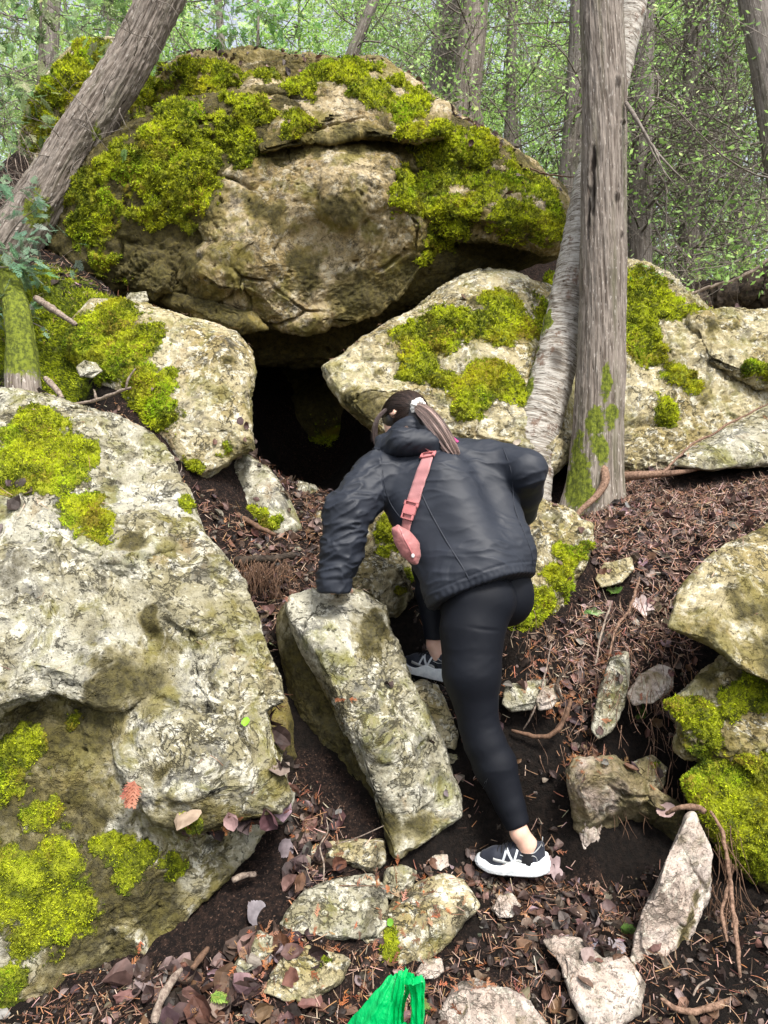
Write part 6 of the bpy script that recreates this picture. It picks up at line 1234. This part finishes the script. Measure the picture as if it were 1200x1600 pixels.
# ================================================================== pink belt bag worn across the back
bag = empty('belt_bag', J(637, 850, 2.8), 'dusty pink belt bag worn crosswise over the dark jacket', 'bag')
_, C, T, W_, U_ = band(jac, [(674, 704), (667, 722), (657, 750), (648, 778), (642, 798)], .050, .006, 'pink', 'strap', bag, .0018, 60)
band(jac, [(642, 800), (638, 815), (636, 830)], .040, .010, 'pinkdk', 'lower_strap', bag, .002, 20)
def plate(c, T, W, U, w, l, th, mat, name, parent, hole=0.):
    """rounded buckle plate with an optional slot"""
    parts = []
    segs = [(-1, -1, 1, 1)] if not hole else [(-1, -1, -1+hole, 1), (1-hole, -1, 1, 1), (-1, -1, 1, -1+hole*1.3), (-1, 1-hole*1.3, 1, 1)]
    for x0, y0, x1, y1 in segs:
        s4 = np.array([[x0, y0], [x1, y0], [x1, y1], [x0, y1]], float); V = []
        for z, k in ((-1, 1), (.6, 1), (1, .94)): V += [c+W*(p[0]*w/2*k)+T*(p[1]*l/2*k)+U*(z*th/2) for p in s4]
        Qp = [[3, 2, 1, 0], [8, 9, 10, 11]]
        for r_ in (0, 4):
            for i in range(4): Qp.append([r_+i, r_+(i+1) % 4, r_+4+(i+1) % 4, r_+4+i])
        parts.append((np.array(V), np.array(Qp)))
    V, Q = join(parts); return mesh(name, V, Q, M[mat], parent, smooth=False)
k = 9; plate(C[k]+U_[k]*.005, T[k], W_[k], U_[k], .064, .030, .007, 'pinkpl', 'slider', bag, .28)
k = 54; bk = plate(C[k]+U_[k]*.008+T[k]*.012, T[k], W_[k], U_[k], .052, .030, .012, 'pinkpl', 'buckle', bag); plate(C[k]+U_[k]*.008-T[k]*.012, T[k], W_[k], U_[k], .060, .018, .009, 'pinkpl', 'clasp', bag, .25)
plate(C[k]+U_[k]*.009+T[k]*.038, T[k], W_[k], U_[k], .050, .024, .010, 'pinkpl', 'clasp', bag, .2)
pz = np.array([(612, 826), (622, 820), (641, 831), (655, 848), (657, 868), (652, 882), (643, 881), (626, 866), (616, 846)], float); Yb = 2.815; pp = np.stack([(pz[:, 0]-600)/F*Yb, CH-(pz[:, 1]-800)/F*Yb], 1)
s_ = SDF((pp[:, 0].min()-.02, Yb-.06, pp[:, 1].min()-.02), (pp[:, 0].max()+.02, Yb+.06, pp[:, 1].max()+.02), .0028); g = [s_.lo[i]+s_.h*np.arange(s_.n[i]) for i in range(3)]; X, Z = np.meshgrid(g[0], g[2], indexing='ij')
dm = np.full(X.shape, 9.); ins = np.zeros(X.shape, bool)
for i in range(len(pp)):
    a, b = pp[i], pp[(i+1) % len(pp)]; e = b-a; t = np.clip(((X-a[0])*e[0]+(Z-a[1])*e[1])/(e@e), 0, 1); dm = np.minimum(dm, np.hypot(X-a[0]-t*e[0], Z-a[1]-t*e[1])); c_ = ((a[1] > Z) != (b[1] > Z)) & (X < (b[0]-a[0])*(Z-a[1])/(b[1]-a[1]+1e-12)+a[0]); ins ^= c_
sd = np.where(ins, -dm, dm)[:, None, :]; th = .030*np.sqrt(np.clip(-sd/.032, 0, 1)); yy = np.abs(g[1]-Yb)[None, :, None]; s_.f = np.where(sd < 0, (yy-th)*.7, np.hypot(sd, yy)).astype(np.float32)
V, Q = s_.mesh(); V = relax(V, Q, 2); N = vnormals(V, Q); V = V+N*(.003*fbm(V, 26, 3, 3, .5, True))[:, None]; pouch = mesh('pouch', V, Q, M['pinkdk'], bag)
z_, *_r = band(pouch, [(625, 826), (632, 842), (640, 856), (646, 870)], .004, .001, 'pinkpl', 'zip', pouch, .002, 24); 
a = on_surface(pouch, 645, 868, .004)[0]; V, Q = cubesphere(4); mesh('zip_pull', a+V*[.006, .004, .008], Q, M['silver'], pouch)
a = on_surface(pouch, 628, 830, .004)[0]; P = smooth_path(np.array([a, a+[.001, -.004, -.018], a+[.003, -.004, -.036]]), 8); V, Q = tubes(P[None], np.full((1, 8), .0022), 6); mesh('pull_tab', V, Q, M['pink'], pouch)

# ================================================================== green carrier bag, handles up
def green():
    t = NT('green film'); n = t.noise(t.mapv(t.co(), (1, 1, .35)), 26, 4, .6, .5)
    c = t.mix(n, (.0, .50, .12), (.0, .62, .17)); d = t.n('BsdfPrincipled', {'Base Color': c, 'Roughness': .35}); bp = t.n('Bump', {'Height': n, 'Distance': .02, 'Strength': .8}); t.t.links.new(bp.outputs[0], d.inputs['Normal'])
    tr = t.n('BsdfTranslucent', {'Color': c}); mx = t.n('MixShader', {0: .4, 1: d.outputs[0], 2: tr.outputs[0]}); t.t.links.new(mx.outputs[0], t.out.inputs[0]); return t.m
M['green'] = green()
gb = empty('plastic_bag', at(600, 1660, 1.92), 'bright green plastic carrier bag at the bottom edge, handles up', 'plastic bag')
def sheet(rows, name, seed, amp=.004, K=60):
    """a film band from edge pairs (left px,py,Y)-(right px,py,Y) down its length"""
    Lf = smooth_path(np.array([at(*r[0]) for r in rows]), K); Rg = smooth_path(np.array([at(*r[1]) for r in rows]), K); m = 24; t = np.linspace(0, 1, m)
    P = Lf[:, None]*(1-t)[None, :, None]+Rg[:, None]*t[None, :, None]; tv, uu = np.meshgrid(t, np.linspace(0, 1, K)); wd = np.linalg.norm(Rg-Lf, axis=1)[:, None]
    fold = amp*np.sin(tv*16+seed+2*uu)+amp*.7*np.sin(tv*31+3*uu+seed*2)+.25*wd*np.sin(np.pi*tv)
    P[..., 1] -= fold; P = P+.003*np.stack([vnoise(P.reshape(-1, 3)*40+i*9+seed).reshape(K, m) for i in range(3)], -1)
    B = P+[0, .0012, 0]; idx = np.arange(K*m).reshape(K, m); q = np.stack([idx[:-1, :-1], idx[:-1, 1:], idx[1:, 1:], idx[1:, :-1]], -1).reshape(-1, 4); return P.reshape(-1, 3), q
Vb, Qb = join([sheet([((606, 1524, 1.93), (625, 1516, 1.93)), ((592, 1540, 1.92), (628, 1530, 1.91)), ((568, 1568, 1.92), (626, 1562, 1.9)), ((545, 1598, 1.93), (627, 1600, 1.9)), ((520, 1640, 1.95), (628, 1640, 1.92))], 'a', 1),
               sheet([((618, 1520, 1.90), (660, 1524, 1.91)), ((620, 1532, 1.90), (664, 1532, 1.91))], 'b', 3, .003),
               sheet([((622, 1516, 1.90), (638, 1512, 1.91)), ((618, 1535, 1.89), (634, 1536, 1.89)), ((612, 1570, 1.89), (628, 1572, 1.89)), ((604, 1640, 1.92), (626, 1640, 1.92))], 'f', 6, .003),
               sheet([((634, 1512, 1.92), (660, 1526, 1.93)), ((632, 1530, 1.92), (664, 1534, 1.93)), ((641, 1556, 1.93), (664, 1560, 1.93)), ((642, 1590, 1.93), (663, 1598, 1.93)), ((640, 1640, 1.94), (664, 1640, 1.94))], 'c', 5),
               sheet([((604, 1592, 1.955), (650, 1592, 1.955)), ((560, 1640, 1.97), (662, 1640, 1.96))], 'd', 2),
               sheet([((628, 1520, 1.95), (640, 1520, 1.95)), ((634, 1545, 1.96), (642, 1545, 1.96)), ((628, 1566, 1.97), (634, 1566, 1.97)), ((622, 1600, 1.975), (630, 1600, 1.975))], 'e', 4, .003)])
mesh('handles', Vb, Qb, M['green'], gb)
# body of the bag below the frame, sagging on the ground
zt = at(600, 1640, 1.94)[2]; a = np.linspace(0, 2*np.pi, 60, endpoint=False); gz0 = float(ground_z([0.0], [1.97])[0]); rows = []
for k, t_ in enumerate(np.linspace(0, 1, 16)):
    z = zt+.012+(gz0-.01-zt)*t_; rx = .115+.02*np.sin(t_*np.pi); ry = .030+.06*t_; rows.append(np.stack([.0-.01+rx*np.cos(a)*(1+.05*np.sin(5*a+3*t_)), 1.965+ry*np.sin(a)*(1+.1*np.sin(7*a)), np.full(60, z)], 1))
rows.append(np.tile([-.01, 1.965, gz0-.01], (60, 1))); V = np.concatenate(rows); m = len(rows); idx = np.arange(m*60).reshape(m, 60); a_, b_ = idx[:-1], idx[1:]
mesh('sack', V, np.stack([a_, b_, np.roll(b_, -1, 1), np.roll(a_, -1, 1)], -1).reshape(-1, 4), M['green'], gb)
# ================================================================== light, sky, camera
w = bpy.data.worlds.new('World'); scene.world = w; w.use_nodes = True
nt = w.node_tree; bg = nt.nodes['Background']; sk = nt.nodes.new('ShaderNodeTexSky'); sk.sky_type = 'NISHITA'; sk.sun_disc = False
SUN_EL, SUN_AZ = R(54), R(152)            # azimuth clockwise from +Y: behind the camera, a little right
sk.sun_elevation = SUN_EL; sk.sun_rotation = SUN_AZ; sk.dust_density = 3.; sk.air_density = 1.; sk.ozone_density = .6; sk.altitude = 300
hs = nt.nodes.new('ShaderNodeHueSaturation'); hs.inputs['Saturation'].default_value = .35; hs.inputs['Value'].default_value = 1.25   # thin bright overcast
nt.links.new(sk.outputs[0], hs.inputs['Color']); nt.links.new(hs.outputs[0], bg.inputs[0]); bg.inputs[1].default_value = .135
sl = bpy.data.lights.new('sun', 'SUN'); sl.energy = 3.0; sl.angle = R(14); sl.color = (1., .96, .89)
so = bpy.data.objects.new('sun', sl); COL.objects.link(so)
d = Vector((math.sin(SUN_AZ)*math.cos(SUN_EL), math.cos(SUN_AZ)*math.cos(SUN_EL), math.sin(SUN_EL)))
so.rotation_euler = (-d).to_track_quat('-Z', 'Y').to_euler(); so.location = d*20
cam = bpy.data.cameras.new('camera'); co = bpy.data.objects.new('camera', cam); COL.objects.link(co)
co.location = (0, 0, CH); co.rotation_euler = (R(90), 0, 0)
cam.sensor_fit = 'VERTICAL'; cam.sensor_height = 36; cam.lens = 36*F/1600; cam.clip_start = .05; cam.clip_end = 500
scene.camera = co
scene.render.resolution_x = 768; scene.render.resolution_y = 1024
vs = scene.view_settings; vs.view_transform = 'Standard'; vs.look = 'None'; vs.exposure = .98; vs.gamma = 1
